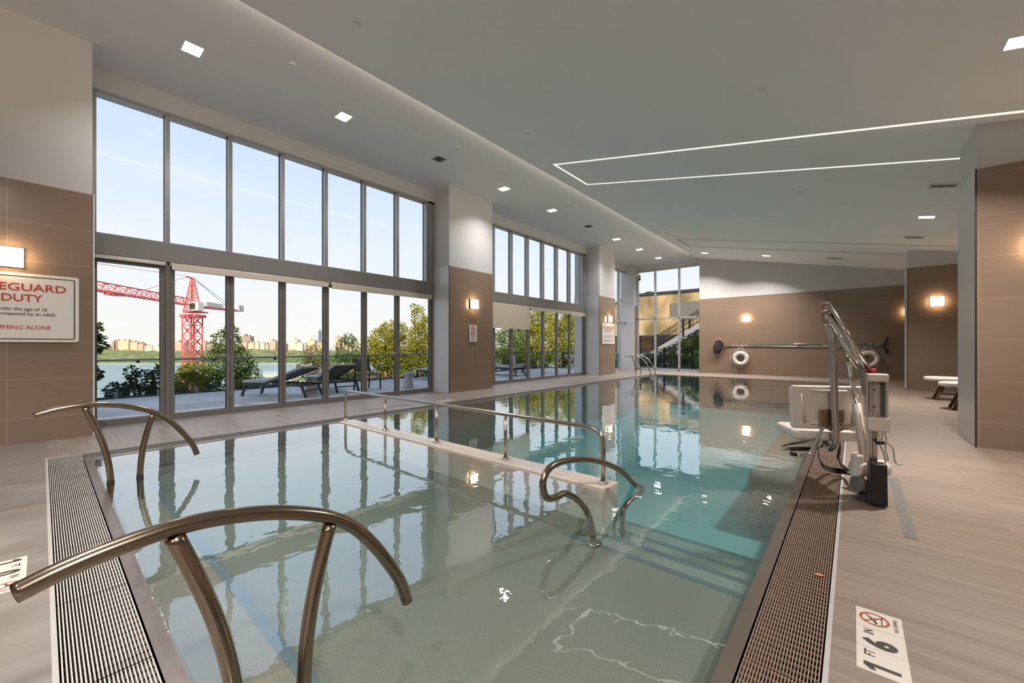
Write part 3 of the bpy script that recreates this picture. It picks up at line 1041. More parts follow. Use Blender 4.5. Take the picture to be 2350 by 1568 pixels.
GP = 0.74
near0 = grate_panel('near', 0.238, GP, 22, 0.05, M['grate_grey'], M['trough'], 'x', 'grey gutter grates along the near short edge')
x = -6.32 - GP
first = True
k = 0
xs = [-6.505 + GP * i for i in range(8)]
for i, x in enumerate(xs):
    lab = 'pale grey slatted gutter grate on the short edge, %s from the window wall' % ORD[i]
    o = near0 if i == 0 else dup(near0)
    o.location = (x, GY0 + fw + 0.003, 0)
    o['label'] = lab
rt0 = grate_panel('lift side', 0.236, GP, 23, 0.038, M['grate_rust'], M['rust_rod'], 'x', 'rust-brown gutter grates along the lift side', 0.165)
ys = [0.28 + GP * i for i in range(22)]
for i, y in enumerate(ys):
    lab = 'rust-brown slatted gutter grate on the lift side, %s from camera end' % ORD[i]
    o = rt0 if i == 0 else dup(rt0)
    o.location = (GX1 - fw - 0.004, y, 0)
    o.rotation_euler = (0, 0, math.pi / 2)
    o['label'] = lab
lf0 = grate_panel('window side', 0.265, 1.48, 20, 0.1, M['dark_plastic'], M['trough'], 'x', 'dark grey gutter grates along the window side')
for i in range(11):
    lab = 'dark grey gutter grate along the window-side pool edge, %s from camera end' % ORD[i]
    o = lf0 if i == 0 else dup(lf0)
    o.location = (GX0 + fw + 0.27, 0.30 + 1.48 * i, 0)
    o.rotation_euler = (0, 0, math.pi / 2)
    o['label'] = lab

# slot drains in the deck
def slot_drain(x0, x1, y0, y1, ns, label):
    d = thing('slot_drain', label, 'drain', ((x0 + x1) / 2, (y0 + y1) / 2, 0))
    obj('drain_body', MB().box(x0, x1, y0, y1, -0.02, 0.0015), M['dark_plastic'], d)
    mb = MB()
    for i in range(ns):
        c = x0 + (x1 - x0) * (i + 0.5) / ns
        mb.box(c - (x1 - x0) / ns * 0.22, c + (x1 - x0) / ns * 0.22, y0 + 0.004, y1 - 0.004, -0.01, 0.004)
    obj('drain_bars', mb, M['beam'], d)
slot_drain(0.243, 0.307, 3.51, 5.03, 5, 'narrow dark slot drain set in the deck behind the pool lift')
slot_drain(-6.90, -6.86, 3.8, 4.9, 2, 'thin slot drain in the deck below the terrace doors')
slot_drain(-6.92, -6.88, 10.5, 12.2, 2, 'thin slot drain in the deck between two brown pillars')
tag(obj('dry_leaf', MB().prism([(-0.16, 2.63, 0.0), (-0.13, 2.615, 0.006), (-0.115, 2.64, 0.003), (-0.14, 2.648, 0.004)], (0, 0, 0), (0, 0, 0.0015)), M['orange_leaf']), 'small orange dry leaf lying on the rusty gutter grate', 'leaf')
# ================================================================== RAILS
RR = 0.0235
def arc_rail(x, label):
    """arched entry rail: one bent tube on two curved legs"""
    r = thing('grab_rail', label, 'handrail', (x, 0.49, 0), group='arched entry rails at the shallow end')
    top = smooth_path([(x, -0.040, 0.640), (x, 0.03, 0.662), (x, 0.111, 0.679), (x, 0.222, 0.692), (x, 0.330, 0.688), (x, 0.455, 0.665), (x, 0.56, 0.632), (x, 0.67, 0.583), (x, 0.765, 0.513), (x, 0.855, 0.405), (x, 0.93, 0.290), (x, 0.975, 0.205), (x, 1.003, 0.118)], 5)
    mb = MB().tube(top, RR, 18)
    obj('top_tube', mb, M['rail_steel'], r)
    obj('leg', MB().tube(smooth_path([(x, 0.238, 0.672), (x, 0.286, 0.54), (x, 0.330, 0.40), (x, 0.363, 0.26), (x, 0.385, 0.12), (x, 0.395, -0.02), (x, 0.397, -0.205)], 5), RR, 18), M['rail_steel'], r)
    obj('leg', MB().tube(smooth_path([(x, 0.675, 0.557), (x, 0.640, 0.43), (x, 0.612, 0.30), (x, 0.594, 0.17), (x, 0.586, 0.05), (x, 0.584, -0.08), (x, 0.584, -0.205)], 5), RR, 18), M['rail_steel'], r)
    for y in (0.397, 0.584):
        obj('collar', MB().tube([(x, y, -0.205), (x, y, -0.185)], 0.045, 18), M['rail_steel'], r)
        obj('sleeve', MB().tube([(x, y - (0.006 if y < 0.5 else 0), -0.03), (x, y - (0.003 if y < 0.5 else 0), 0.012)], RR + 0.002, 18, caps=False), M['gasket'], r)
    return r
arc_rail(-4.98, 'bronze-toned arched grab rail standing in the pool corner below the lifeguard sign')
arc_rail(-1.44, 'large close-up arched grab rail over the pale gutter grate, cut by the picture bottom')

r = thing('handrail', 'long low steel handrail on five posts along the submerged divider wall', 'handrail', (-3.9, 3.16, 0))
yv = 3.16
path = [(-6.20, yv, 0.0), (-6.20, yv, 0.36), (-6.192, yv, 0.41), (-6.165, yv, 0.45), (-6.12, yv, 0.472), (-6.06, yv, 0.478), (-5.0, yv, 0.478), (-3.0, yv, 0.478), (-1.83, yv, 0.478), (-1.76, yv, 0.472), (-1.70, yv, 0.448), (-1.665, yv, 0.405), (-1.655, yv, 0.35), (-1.655, yv, 0.0)]
obj('top_rail', MB().tube(path, 0.021, 16), M['steel'], r)
for xx in (-5.06, -3.92, -2.785):
    obj('post', MB().tube([(xx, yv, 0.0), (xx, yv, 0.47)], 0.019, 14), M['steel'], r)
for xx in (-6.20, -5.06, -3.92, -2.785, -1.655):
    obj('flange', MB().lathe([(0.046, 0.0), (0.046, 0.012), (0.034, 0.022), (0.026, 0.03)], 20, (xx, yv, 0.004)), M['chrome'], r)

r = thing('grab_rail', 'curled stair handrail with a looped grip at the pool steps', 'handrail', (-1.5, 2.9, -0.3))
gp = [(-1.50, 2.706, -0.29), (-1.50, 2.700, -0.22), (-1.50, 2.672, -0.13), (-1.50, 2.60, -0.01), (-1.50, 2.47, 0.105), (-1.50, 2.32, 0.190), (-1.50, 2.205, 0.196), (-1.50, 2.105, 0.222), (-1.50, 2.066, 0.285), (-1.50, 2.066, 0.345), (-1.50, 2.115, 0.398), (-1.50, 2.22, 0.418), (-1.50, 2.42, 0.398), (-1.50, 2.66, 0.346), (-1.49, 2.93, 0.252), (-1.47, 3.15, 0.140), (-1.46, 3.33, 0.012), (-1.46, 3.46, -0.062), (-1.47, 3.56, -0.105), (-1.485, 3.545, -0.145), (-1.50, 3.42, -0.165), (-1.51, 3.30, -0.195), (-1.52, 3.255, -0.26), (-1.52, 3.255, -0.45)]
obj('top_tube', MB().tube(smooth_path(gp, 5), 0.0225, 16), M['rail_steel'], r)
obj('flange', MB().lathe([(0.06, 0.0), (0.06, 0.012), (0.035, 0.02)], 22, (-1.50, 2.706, -0.30)), M['lip'], r)
obj('flange', MB().lathe([(0.06, 0.0), (0.06, 0.012), (0.035, 0.02)], 22, (-1.52, 3.255, -0.46)), M['chrome'], r)

def ladder_rail(y, label):
    r = thing('ladder_rail', label, 'handrail', (-6.77, y, 0), group='ladder rails by the far window')
    pts = [(-7.24, y, 0.740), (-7.10, y, 0.772), (-6.975, y, 0.788), (-6.83, y, 0.795), (-6.69, y, 0.775), (-6.49, y, 0.672), (-6.31, y, 0.459), (-6.20, y, 0.218), (-6.145, y, 0.0), (-6.13, y, -0.35)]
    obj('top_tube', MB().tube(smooth_path(pts, 4), 0.021, 12), M['steel'], r)
    a = (-6.99, y, 0.77)
    obj('leg', MB().tube(smooth_path([(-6.945, y, 0.775), (-6.844, y, 0.514), (-6.788, y, 0.266), (-6.772, y, 0.1), (-6.77, y, 0.0)], 4), 0.021, 12), M['steel'], r)
    obj('flange', MB().lathe([(0.05, 0.0), (0.05, 0.012), (0.03, 0.02)], 16, (a[0] + 0.22, y, 0.0)), M['chrome'], r)
ladder_rail(15.73, 'slim steel ladder rail by the far window, closer to camera of the pair')
ladder_rail(16.22, 'slim steel ladder rail by the far window, further from camera of the pair')

# ================================================================== CEILING FIXTURES
def downlight(y):
    i = len([1 for o in bpy.data.objects if o.name.startswith('ceiling_downlight')])
    r = thing('ceiling_downlight', 'x', 'ceiling light', (-6.8725, y, SOF), group='square downlights in the flat ceiling along the windows')
    x0, x1, y0, y1 = -7.0, -6.745, y - 0.105, y + 0.105
    t = 0.006
    mb = MB()
    mb.box(x0, x0 + t, y0, y1, SOF - 0.002, SOF + 0.09).box(x1 - t, x1, y0, y1, SOF - 0.002, SOF + 0.09)
    mb.box(x0 + t, x1 - t, y0, y0 + t, SOF - 0.002, SOF + 0.09).box(x0 + t, x1 - t, y1 - t, y1, SOF - 0.002, SOF + 0.09)
    obj('reflector', mb, M['white_trim'], r)
    obj('diffuser', MB().box(x0 + t, x1 - t, y0 + t, y1 - t, SOF + 0.07, SOF + 0.085), M['diffuser'], r)
    area_lamp('lamp', ((x0 + x1) / 2, y, SOF + 0.064), 0.19, DOWN_W, DOWN_COL, r, spread=115.0)
    return r
nvis = 0
for y in DL_Y:
    r = downlight(y)
    if y > 0:
        r['label'] = 'square downlight in the flat ceiling along the windows, %s from camera end' % ORD[nvis]
        nvis += 1
    else:
        r['label'] = 'square downlight in the flat ceiling behind the wide pier, out of view, %d' % int(y * -10)

def slope_box(mb, x0, x1, y0, y1, d0, d1):
    """slab hugging the sloping ceiling: d0 below it, d1 into it"""
    n = len(mb.v)
    for x, y in ((x0, y0), (x1, y0), (x1, y1), (x0, y1)):
        mb.v.append((x, y, zc(x) - d0))
    for x, y in ((x0, y0), (x1, y0), (x1, y1), (x0, y1)):
        mb.v.append((x, y, zc(x) + d1))
    for q in ((0, 3, 2, 1), (4, 5, 6, 7), (0, 1, 5, 4), (1, 2, 6, 5), (2, 3, 7, 6), (3, 0, 4, 7)):
        mb.face(tuple(n + i for i in q))
    return mb

SL = math.atan(0.1986)
def slope_light(x, y, sx, sy, label):
    r = thing('ceiling_downlight', label, 'ceiling light', (x, y, zc(x)), group='downlights in the sloping ceiling')
    t = 0.012
    mb = MB()
    slope_box(mb, x - sx, x + sx, y - sy, y - sy + t, 0.004, 0.02)
    slope_box(mb, x - sx, x + sx, y + sy - t, y + sy, 0.004, 0.02)
    slope_box(mb, x - sx, x - sx + t, y - sy + t, y + sy - t, 0.004, 0.02)
    slope_box(mb, x + sx - t, x + sx, y - sy + t, y + sy - t, 0.004, 0.02)
    obj('trim_ring', mb, M['white_trim'], r)
    obj('diffuser', slope_box(MB(), x - sx + t, x + sx - t, y - sy + t, y + sy - t, 0.002, 0.01), M['diffuser'], r)
    area_lamp('lamp', (x, y, zc(x) - 0.012), 0.18, DOWN_WS, DOWN_COLS, r, rot=(0, SL, 0), spread=130.0)
slope_light(1.13, 5.49, 0.125, 0.105, 'large square downlight in the sloping ceiling, at the upper picture edge over the brown pillar')
slope_light(1.13, 11.70, 0.125, 0.105, 'square downlight in the sloping ceiling between two slot vents')
slope_light(-2.47, 17.42, 0.125, 0.105, 'flat square downlight near the far wall, closer to the brown pillar of the two')
slope_light(-4.60, 17.44, 0.125, 0.105, 'flat square downlight near the far wall, closer to the far window of the two')
for yy in (-0.8, -4.0):  # unseen fill lights added to brighten the room
    slope_light(-2.4, yy, 0.125, 0.105, 'added unseen fill light in the sloping ceiling behind the camera, at %d' % int(-yy))
    slope_light(1.6, yy, 0.125, 0.105, 'added unseen fill light in the sloping ceiling over the deck behind the camera, at %d' % int(-yy))

def linear_light(y0, y1, mat, label, w=0.058):
    r = thing('linear_ceiling_light', label, 'ceiling light', (-4.78, (y0 + y1) / 2, zc(-4.78)))
    xe = 3.2
    obj('diffuser', slope_box(MB(), -4.80, xe, y0 - w / 2, y0 + w / 2, 0.002, 0.01), mat, r)
    obj('diffuser', slope_box(MB(), -4.80, xe, y1 - w / 2, y1 + w / 2, 0.002, 0.01), mat, r)
    obj('diffuser', slope_box(MB(), -4.80, -4.80 + w, y0 + w / 2, y1 - w / 2, 0.002, 0.01), mat, r)
linear_light(6.965, 8.33, M['strip_on'], 'glowing white light line forming a long rectangle on the sloping ceiling')
linear_light(14.70, 16.08, M['strip_off'], 'unlit dark grey light line forming a long rectangle near the far wall')

# concealed cove light between the flat strip and the sloping ceiling
cv = thing('cove_light', 'warm concealed cove light along the edge of the sloping ceiling', 'cove light', (BRK + 0.12, 6, 5.18))
obj('light_channel', MB().box(BRK + 0.17, BRK + 0.20, YB, 18.5, zc(BRK + 0.18) + TH + 0.03, zc(BRK + 0.18) + TH + 0.05), M['white_trim'], cv)
lamp = area_lamp('lamp', (BRK + 0.10, 6.2, 5.205), 24.4, COVE_W, (1.0, 0.82, 0.62), cv, size_y=0.03)
# long side along y, shining towards -x and slightly up
lamp.rotation_euler = Matrix(((0, 0.34, 0.94), (1, 0, 0), (0, 0.94, -0.34))).to_euler()

def vent_flat(y, i):
    r = thing('ceiling_vent', 'square dark air vent in the flat ceiling, %s' % i, 'vent', (-6.84, y, SOF))
    obj('vent_frame', MB().box(-6.97, -6.71, y - 0.13, y + 0.13, SOF - 0.006, SOF), M['vent'], r)
    mb = MB()
    for k in range(5):
        mb.box(-6.94, -6.74, y - 0.10 + 0.04 * k, y - 0.07 + 0.04 * k, SOF - 0.009, SOF - 0.004)
    obj('vent_slot', mb, M['vent_dark'], r)
vent_flat(5.59, 'before the pillar with no diving sign')
vent_flat(12.02, 'above the lowered beige shade bay')
def vent_slope(x, y, sx, label):
    r = thing('ceiling_vent', label, 'vent', (x, y, zc(x)))
    obj('vent_frame', slope_box(MB(), x - sx, x + sx, y - 0.13, y + 0.13, 0.006, 0.01), M['vent'], r)
    obj('vent_slot', slope_box(MB(), x - sx + 0.03, x + sx - 0.03, y - 0.035, y + 0.035, 0.009, 0.01), M['vent_dark'], r)
vent_slope(1.12, 9.58, 0.17, 'slot air vent in the sloping ceiling above the square downlight, closer to the lit line')
vent_slope(1.11, 13.71, 0.17, 'slot air vent in the sloping ceiling beside the unlit light line')
vent_slope(-0.49, 17.32, 0.22, 'pale slot air vent in the sloping ceiling against the far wall')
def sprinkler(x, y, z, label):
    o = obj('sprinkler_cover', MB().lathe([(0.043, -0.014), (0.045, -0.010), (0.045, -0.004), (0.03, 0.0)], 24), M['white_trim'], origin=(0, 0, 0))
    tag(o, label, 'sprinkler', 'round sprinkler covers')
    o.location = (x, y, z)
    return o
for x, y, lab in ((-4.37, 2.36, 'round sprinkler cover high in the sloping ceiling at the upper picture edge'),
                  (-4.33, 5.51, 'round sprinkler cover before the corner of the lit light line'),
                  (-0.82, 5.50, 'round sprinkler cover above the middle of the lit light line'),
                  (-4.33, 9.61, 'round sprinkler cover just past the corner of the lit light line'),
                  (-0.80, 9.59, 'round sprinkler cover past the middle of the lit light line'),
                  (-4.34, 12.74, 'round sprinkler cover before the corner of the unlit light line'),
                  (-0.82, 12.74, 'round sprinkler cover before the middle of the unlit light line'),
                  (-3.60, 17.35, 'round sprinkler cover between the two flat downlights by the far wall'),
                  (-1.50, 17.35, 'round sprinkler cover beside the pale far vent')):
    o = sprinkler(x, y, zc(x), lab)
    o.rotation_euler = (0, SL, 0)
for y, k in ((2.335, 'first'), (5.514, 'second'), (9.623, 'third'), (12.79, 'fourth'), (17.49, 'fifth')):
    sprinkler(-6.15, y, SOF, 'round sprinkler cover in the flat ceiling by the cove edge, %s from camera end' % k)

# ================================================================== WALL LAMPS AND SIGNS
def sconce(c, n, w, h, label, watts=2.2):
    """square glowing wall lamp; n = outward normal axis"""
    c = Vector(c)
    n = Vector(n)
    s = Vector((0, 0, 1)).cross(n)
    r = thing('wall_lamp', label, 'wall lamp', tuple(c))
    def slab(a, b, hw, hh):
        mb = MB()
        p, q = c + n * a, c + n * b
        mb.beam(p, q, hw * 2, hh * 2)
        return mb
    obj('back_plate', slab(-0.004, 0.028, w / 2, h / 2), M['sconce_back'], r)
    obj('lamp_shade', slab(0.028, 0.088, w / 2 - 0.004, h / 2 - 0.004), M['sconce'], r, bevel=0.008)
    return r
sconce((-7.723, -0.27, 2.262), (1, 0, 0), 0.26, 0.235, 'glowing square wall lamp above the large lifeguard sign')
sconce((-7.768, 7.50, 2.308), (1, 0, 0), 0.25, 0.25, 'glowing square wall lamp above the no diving sign')
sconce((-7.768, 15.36, 2.30), (1, 0, 0), 0.25, 0.25, 'glowing square wall lamp above the small lifeguard notice')
sconce((-3.39, 18.985, 2.325), (0, -1, 0), 0.27, 0.27, 'glowing square wall lamp on the far wall above the white life ring')
sconce((1.675, 15.348, 2.37), (0, -1, 0), 0.26, 0.255, 'glowing square wall lamp on the pillar behind the white benches')
sconce((1.63, 7.168, 2.31), (0, -1, 0), 0.26, 0.255, 'wall lamp on the thick pillar just past the picture edge, only its glow shows')
sconce((1.43, 18.985, 2.34), (0, -1, 0), 0.26, 0.255, 'wall lamp on the far wall hidden behind a pillar, only its glow shows')

def board(mb, x, y0, y1, z0, z1, t=0.012, rad=0.03, seg=6):
    pts = []
    for cy, cz, a0 in ((y1 - rad, z1 - rad, 0), (y0 + rad, z1 - rad, 90), (y0 + rad, z0 + rad, 180), (y1 - rad, z0 + rad, 270)):
        for k in range(seg + 1):
            a = math.radians(a0 + 90 * k / seg)
            pts.append((x, cy + rad * math.cos(a), cz + rad * math.sin(a)))
    mb.prism(pts, (0, 0, 0), (t, 0, 0))
    return mb

def frame_line(mb, x, y0, y1, z0, z1, w, rad, seg=6):
    n = len(mb.v)
    k2 = 0
    for rr, off in ((rad, 0), (max(rad - w, 0.002), w)):
        for cy, cz, a0 in ((y1 - rad, z1 - rad, 0), (y0 + rad, z1 - rad, 90), (y0 + rad, z0 + rad, 180), (y1 - rad, z0 + rad, 270)):
            for k in range(seg + 1):
                a = math.radians(a0 + 90 * k / seg)
                mb.v.append((x, cy + rr * math.cos(a), cz + rr * math.sin(a)))
                k2 += 1
    k2 //= 2
    for i in range(k2):
        j = (i + 1) % k2
        mb.face((n + i, n + j, n + k2 + j, n + k2 + i))

UP = (0, 0, 1)
RY_ = (0, 1, 0)
# large sign on the wide pier
s = thing('lifeguard_sign', 'large white sign with red lifeguard wording, cut by the picture edge', 'sign', (-7.722, -0.55, 1.24))
yc, y0, y1, z0, z1 = -0.30, -0.915, 0.315, 1.243, 2.085
obj('sign_board', board(MB(), -7.722, y0, y1, z0, z1, 0.012, 0.03), M['sign_white'], s)
mb = MB()
frame_line(mb, -7.7085, y0 + 0.035, y1 - 0.035, z0 + 0.035, z1 - 0.035, 0.010, 0.016)
obj('border', mb, M['sign_black'], s)
X_ = -7.7095
text_mesh([('NO LIFEGUARD', (X_, 0.203, 1.870), RY_, UP, 0.089, 0.96, 0.012, 'R'),
           ('ON DUTY', (X_, 0.007, 1.739), RY_, UP, 0.089, 0.551, 0.012, 'R'),
           ('NO SWIMMING ALONE', (X_, 0.075, 1.399), RY_, UP, 0.050, 0.655, 0.0, 'R')], M['sign_red'], s, depth=0.0015)
text_mesh([('Persons under the age of 16', (X_, 0.042, 1.630), RY_, UP, 0.038, 0.568, 0.006, 'R'),
           ('must be accompanied by an adult.', (X_, 0.118, 1.571), RY_, UP, 0.038, 0.691, 0.006, 'R')], M['sign_black'], s, depth=0.0015)
# no diving sign
s = thing('no_diving_sign', 'small upright white sign with a red no diving symbol', 'sign', (-7.766, 7.49, 1.3))
X_ = -7.766
obj('sign_board', board(MB(), X_, 7.352, 7.632, 1.302, 1.752, 0.010, 0.012), M['sign_white'], s)
X_ = -7.7555
text_mesh([('NO', (X_, 7.49, 1.684), RY_, UP, 0.048, 0.095, 0.02, 'C'), ('DIVING', (X_, 7.49, 1.620), RY_, UP, 0.052, 0.20, 0.02, 'C'),
           ('SHALLOW', (X_, 7.49, 1.370), RY_, UP, 0.029, 0.16, 0.02, 'C'), ('WATER', (X_, 7.49, 1.334), RY_, UP, 0.027, 0.125, 0.02, 'C')], M['sign_red'], s, depth=0.0015)
mb = MB()
ring_sign(mb, (X_ + 0.0018, 7.49, 1.518), 0.088, 0.014, RY_, UP)
obj('symbol', mb, M['sign_red'], s)
mb = MB()
flat_poly(mb, (X_ + 0.0012, 7.49, 1.518), RY_, UP, [(-0.05, -0.035), (-0.02, -0.01), (0.02, 0.02), (0.05, 0.045), (0.045, 0.055), (0.0, 0.03), (-0.03, 0.0), (-0.055, -0.028)])
flat_poly(mb, (X_ + 0.0012, 7.49, 1.518), RY_, UP, [(-0.06, -0.045), (0.03, -0.05), (0.03, -0.056), (-0.06, -0.052)])
obj('diver_symbol', mb, M['sign_black'], s)
# second lifeguard notice
s = thing('lifeguard_notice', 'framed white notice with red lifeguard wording on the distant pillar', 'sign', (-7.766, 15.33, 1.27))
obj('sign_board', MB().box(-7.768, -7.756, 14.72, 15.86, 1.265, 2.13), M['sign_white'], s)
mb = MB()
frame_line(mb, -7.7545, 14.72, 15.86, 1.265, 2.13, 0.02, 0.021)
obj('border', mb, M['gutter_frame'], s)
X_ = -7.7555
text_mesh([('NO LIFEGUARD', (X_, 15.29, 1.885), RY_, UP, 0.125, 1.03, 0.004, 'C'), ('ON DUTY', (X_, 15.29, 1.745), RY_, UP, 0.118, 0.66, 0.004, 'C'),
           ('NO SWIMMING ALONE', (X_, 15.29, 1.380), RY_, UP, 0.058, 0.80, 0.0, 'C')], M['sign_red'], s, depth=0.0015)
text_mesh([('Persons under the age of 16', (X_, 15.29, 1.608), RY_, UP, 0.038, 0.66, 0.008, 'C'), ('must be accompanied by an adult.', (X_, 15.29, 1.542), RY_, UP, 0.038, 0.81, 0.008, 'C')], M['sign_black'], s, depth=0.0015)

# depth markers set in the deck -------------------------------------
def depth_marker(c, right, up, words, label, mark=True):
    """three 6-inch tiles in a row along `right`"""
    c, right, up = Vector(c), Vector(right), Vector(up)
    n = right.cross(up)
    r = thing('depth_marker', label, 'depth marker', tuple(c))
    g = 0.0016
    for i, (big, small) in enumerate(words):
        a = c + right * (0.1535 * i + g) + up * g
        mb = MB()
        b = a - n * 0.01
        q = 0.1535 - 2 * g
        mb.prism([b, b + right * q, b + right * q + up * q, b + up * q], (0, 0, 0), tuple(n * 0.012))
        t = obj('marker_tile', mb, M['marker_tile'], r)
        top = a + n * 0.002
        if big:
            bw = {'1': 0.040, '0': 0.058}.get(big, 0.062)
            bc = {'1': 0.034}.get(big, 0.045)
            text_mesh([(big, top + right * bc + up * 0.026, right, up, 0.104, bw, 0.05, 'C'),
                       (small, top + right * 0.118 + up * 0.095, right, up, 0.032, 0.040 if small == 'FT' else 0.035, 0.02, 'C')], M['sign_black'], t, depth=0.0006)
        else:
            mb = MB()
            ring_sign(mb, top + right * 0.076 + up * 0.090 + n * 0.0008, 0.050, 0.009, right, up, seg=28)
            obj('symbol', mb, M['marker_red'], t)
            mb = MB()
            cc = top + right * 0.076 + up * 0.090 + n * 0.0005
            flat_poly(mb, cc, right, up, [(-0.030, -0.012), (-0.008, 0.000), (0.014, 0.012), (0.030, 0.026), (0.027, 0.030), (0.008, 0.018), (-0.016, 0.006), (-0.032, -0.006)])
            flat_poly(mb, cc, right, up, [(-0.040, -0.002), (0.004, -0.002), (0.004, -0.005), (-0.040, -0.005)])
            flat_poly(mb, cc, right, up, [(-0.035, -0.022), (0.036, -0.022), (0.036, -0.026), (-0.035, -0.026)])
            flat_poly(mb, cc, right, up, [(0.006, 0.012), (0.016, -0.012), (0.013, -0.013), (0.002, 0.010)])
            obj('diver_symbol', mb, M['sign_black'], t)
            text_mesh([('NO DIVING', top + right * 0.0755 + up * 0.016, right, up, 0.0125, 0.100, 0.02, 'C')], M['sign_black'], t, depth=0.0006)
    return r
# reads from the pool: right vector along +y, up towards -x
depth_marker((0.160, 1.976, 0.0), (0, 1, 0), (-1, 0, 0), [('1', 'FT'), ('6', 'IN'), (None, None)], 'white depth marker tiles reading one foot six beside the rusty gutter')
depth_marker((0.145, 5.47, 0.0), (0, 1, 0), (-1, 0, 0), [('3', 'FT'), ('6', 'IN'), (None, None)], 'white depth marker tiles half hidden behind the pool lift')
depth_marker((-6.70, 5.47, 0.0), (0, 1, 0), (-1, 0, 0), [('3', 'FT'), ('6', 'IN'), (None, None)], 'white depth marker tiles in the deck below the pillar with no diving sign')
depth_marker((-3.592, -0.205, 0.0), (1, 0, 0), (0, 1, 0), [('1', 'FT'), ('0', 'IN'), (None, None)], 'white depth marker tiles reading one foot zero beside the pale gutter')
# ================================================================== ROLLER SHADES
def shade(y0, y1, zb, label, fabric=True):
    r = thing('roller_shade', label, 'roller shade', (-8.385, (y0 + y1) / 2, 2.5))
    obj('shade_tube', MB().tube([(-8.385, y0, 2.515), (-8.385, y1, 2.515)], 0.026, 14), M['shade_rail'], r)
    obj('end_bracket', MB().box(-8.42, -8.355, y0 - 0.008, y0, 2.48, 2.548), M['shade_rail'], r)
    obj('end_bracket', MB().box(-8.42, -8.355, y1, y1 + 0.008, 2.48, 2.548), M['shade_rail'], r)
    if fabric:
        obj('shade_fabric', MB().box(-8.360, -8.357, y0 + 0.01, y1 - 0.01, zb + 0.02, 2.515), M['shade'], r)
    obj('hem_bar', MB().box(-8.365, -8.352, y0 + 0.01, y1 - 0.01, zb, zb + 0.025), M['shade_rail'], r)
shade(0.475, 1.28, 2.48, 'rolled-up shade over the first door leaf by the wide pier')
shade(1.35, 3.90, 2.425, 'rolled-up pale shade over the crane view')
shade(3.95, 6.60, 2.40, 'slightly lowered beige shade over the sun lounger view')
shade(8.32, 10.74, 1.745, 'half-lowered beige roller shade beside the pillar with the no diving sign')
shade(10.80, 13.30, 2.405, 'slightly lowered beige shade over the bright tree view')
shade(13.33, 14.42, 2.385, 'short beige shade beside the distant lifeguard pillar')

# ================================================================== FAR WALL POOL GEAR
def life_ring(x, z, label):
    y = 18.985 - 0.083
    r = thing('life_ring', label, 'life ring', (x, 18.985, z), group='white life rings on the far wall')
    obj('ring_body', MB().torus((x, y, z), 0.225, 0.078, (1, 0, 0), (0, 0, 1), 40, 16), M['white_plastic'], r)
    for a in (52, 142, 232, 322):
        a = math.radians(a)
        c = Vector((x + 0.225 * math.cos(a), y, z + 0.225 * math.sin(a)))
        obj('band', MB().torus(c, 0.081, 0.010, (math.cos(a), 0, math.sin(a)), (0, 1, 0), 22, 8), M['rope'], r)
    pts = []
    for k in range(49):
        a = 2 * math.pi * k / 48 + math.radians(52)
        ph = (k % 12) / 12.0
        rr = 0.30 + (0.0 if k > 36 else 0.085) * math.sin(math.pi * ph) ** 0.8
        pts.append((x + rr * math.cos(a), y - 0.005, z + rr * math.sin(a)))
    obj('grab_rope', MB().tube(pts, 0.0075, 8), M['rope'], r)
    obj('hanging_rope', MB().tube([(x - 0.17, y, z + 0.24), (x - 0.012, y - 0.004, z + 0.565), (x + 0.012, y - 0.004, z + 0.565), (x + 0.15, y, z + 0.26)], 0.0075, 8), M['rope'], r)
    return r
r1 = life_ring(-3.585, 0.675, 'white life ring hanging below the wall lamp, next to the black leaf net')
obj('loose_rope', MB().tube(smooth_path([(-3.75, 18.93, 0.47), (-3.80, 18.94, 0.33), (-3.77, 18.94, 0.2), (-3.70, 18.94, 0.08)], 4), 0.0075, 8), M['rope'], r1)
life_ring(0.405, 0.73, 'white life ring half hidden behind the pool lift arm')

def wall_hook(x, z, label):
    tag(obj('wall_hook', MB().tube([(x, 18.99, z + 0.07), (x, 18.93, z + 0.07), (x, 18.90, z - 0.01), (x, 18.915, z - 0.05), (x, 18.90, z - 0.075), (x, 18.87, z - 0.05)], 0.009, 8), M['black_plastic'], origin=(x, 18.985, z)), label, 'hook', 'black wall hooks for the pool poles')
wall_hook(-3.617, 1.245, 'black wall hook above the life ring by the leaf net')
wall_hook(-1.63, 1.22, 'black wall hook under the middle of the pool poles')
wall_hook(0.34, 1.25, 'black wall hook above the life ring behind the lift arm')

r = thing('pool_skimmer_net', 'long pool pole with a black leaf net and orange rim on the far wall', 'pool net', (-2, 18.93, 1.17))
obj('pole', MB().tube([(-3.95, 18.962, 1.195), (0.905, 18.962, 1.135)], 0.017, 12), M['pole_white'], r)
obj('neck', MB().tube([(-4.18, 18.93, 1.20), (-3.95, 18.962, 1.195)], 0.02, 10), M['teal_pole'], r)
rim = [(-4.50, 18.90, 1.47), (-4.36, 18.90, 1.45), (-4.23, 18.90, 1.34), (-4.20, 18.90, 1.20), (-4.25, 18.90, 1.04), (-4.36, 18.90, 0.87), (-4.44, 18.90, 0.88), (-4.46, 18.90, 1.10), (-4.50, 18.90, 1.47)]
obj('net_rim', MB().tube(smooth_path(rim, 4), 0.018, 8), M['orange_rim'], r)
mb = MB()
rimp = smooth_path(rim, 3)[:-1]
cx, cz = -4.36, 1.17
n0 = len(mb.v)
rings = 5
for i in range(rings + 1):
    t = i / rings
    for p in rimp:
        k = 1 - t * 0.55
        mb.v.append((cx + (p.x - cx) * k - 0.22 * t * (1.2 - 0.3 * t) * (1 if p.x < cx else 0.7), 18.90 - 0.09 * t + (0.17 * t if False else 0.0), cz + (p.z - cz) * k - 0.20 * t))
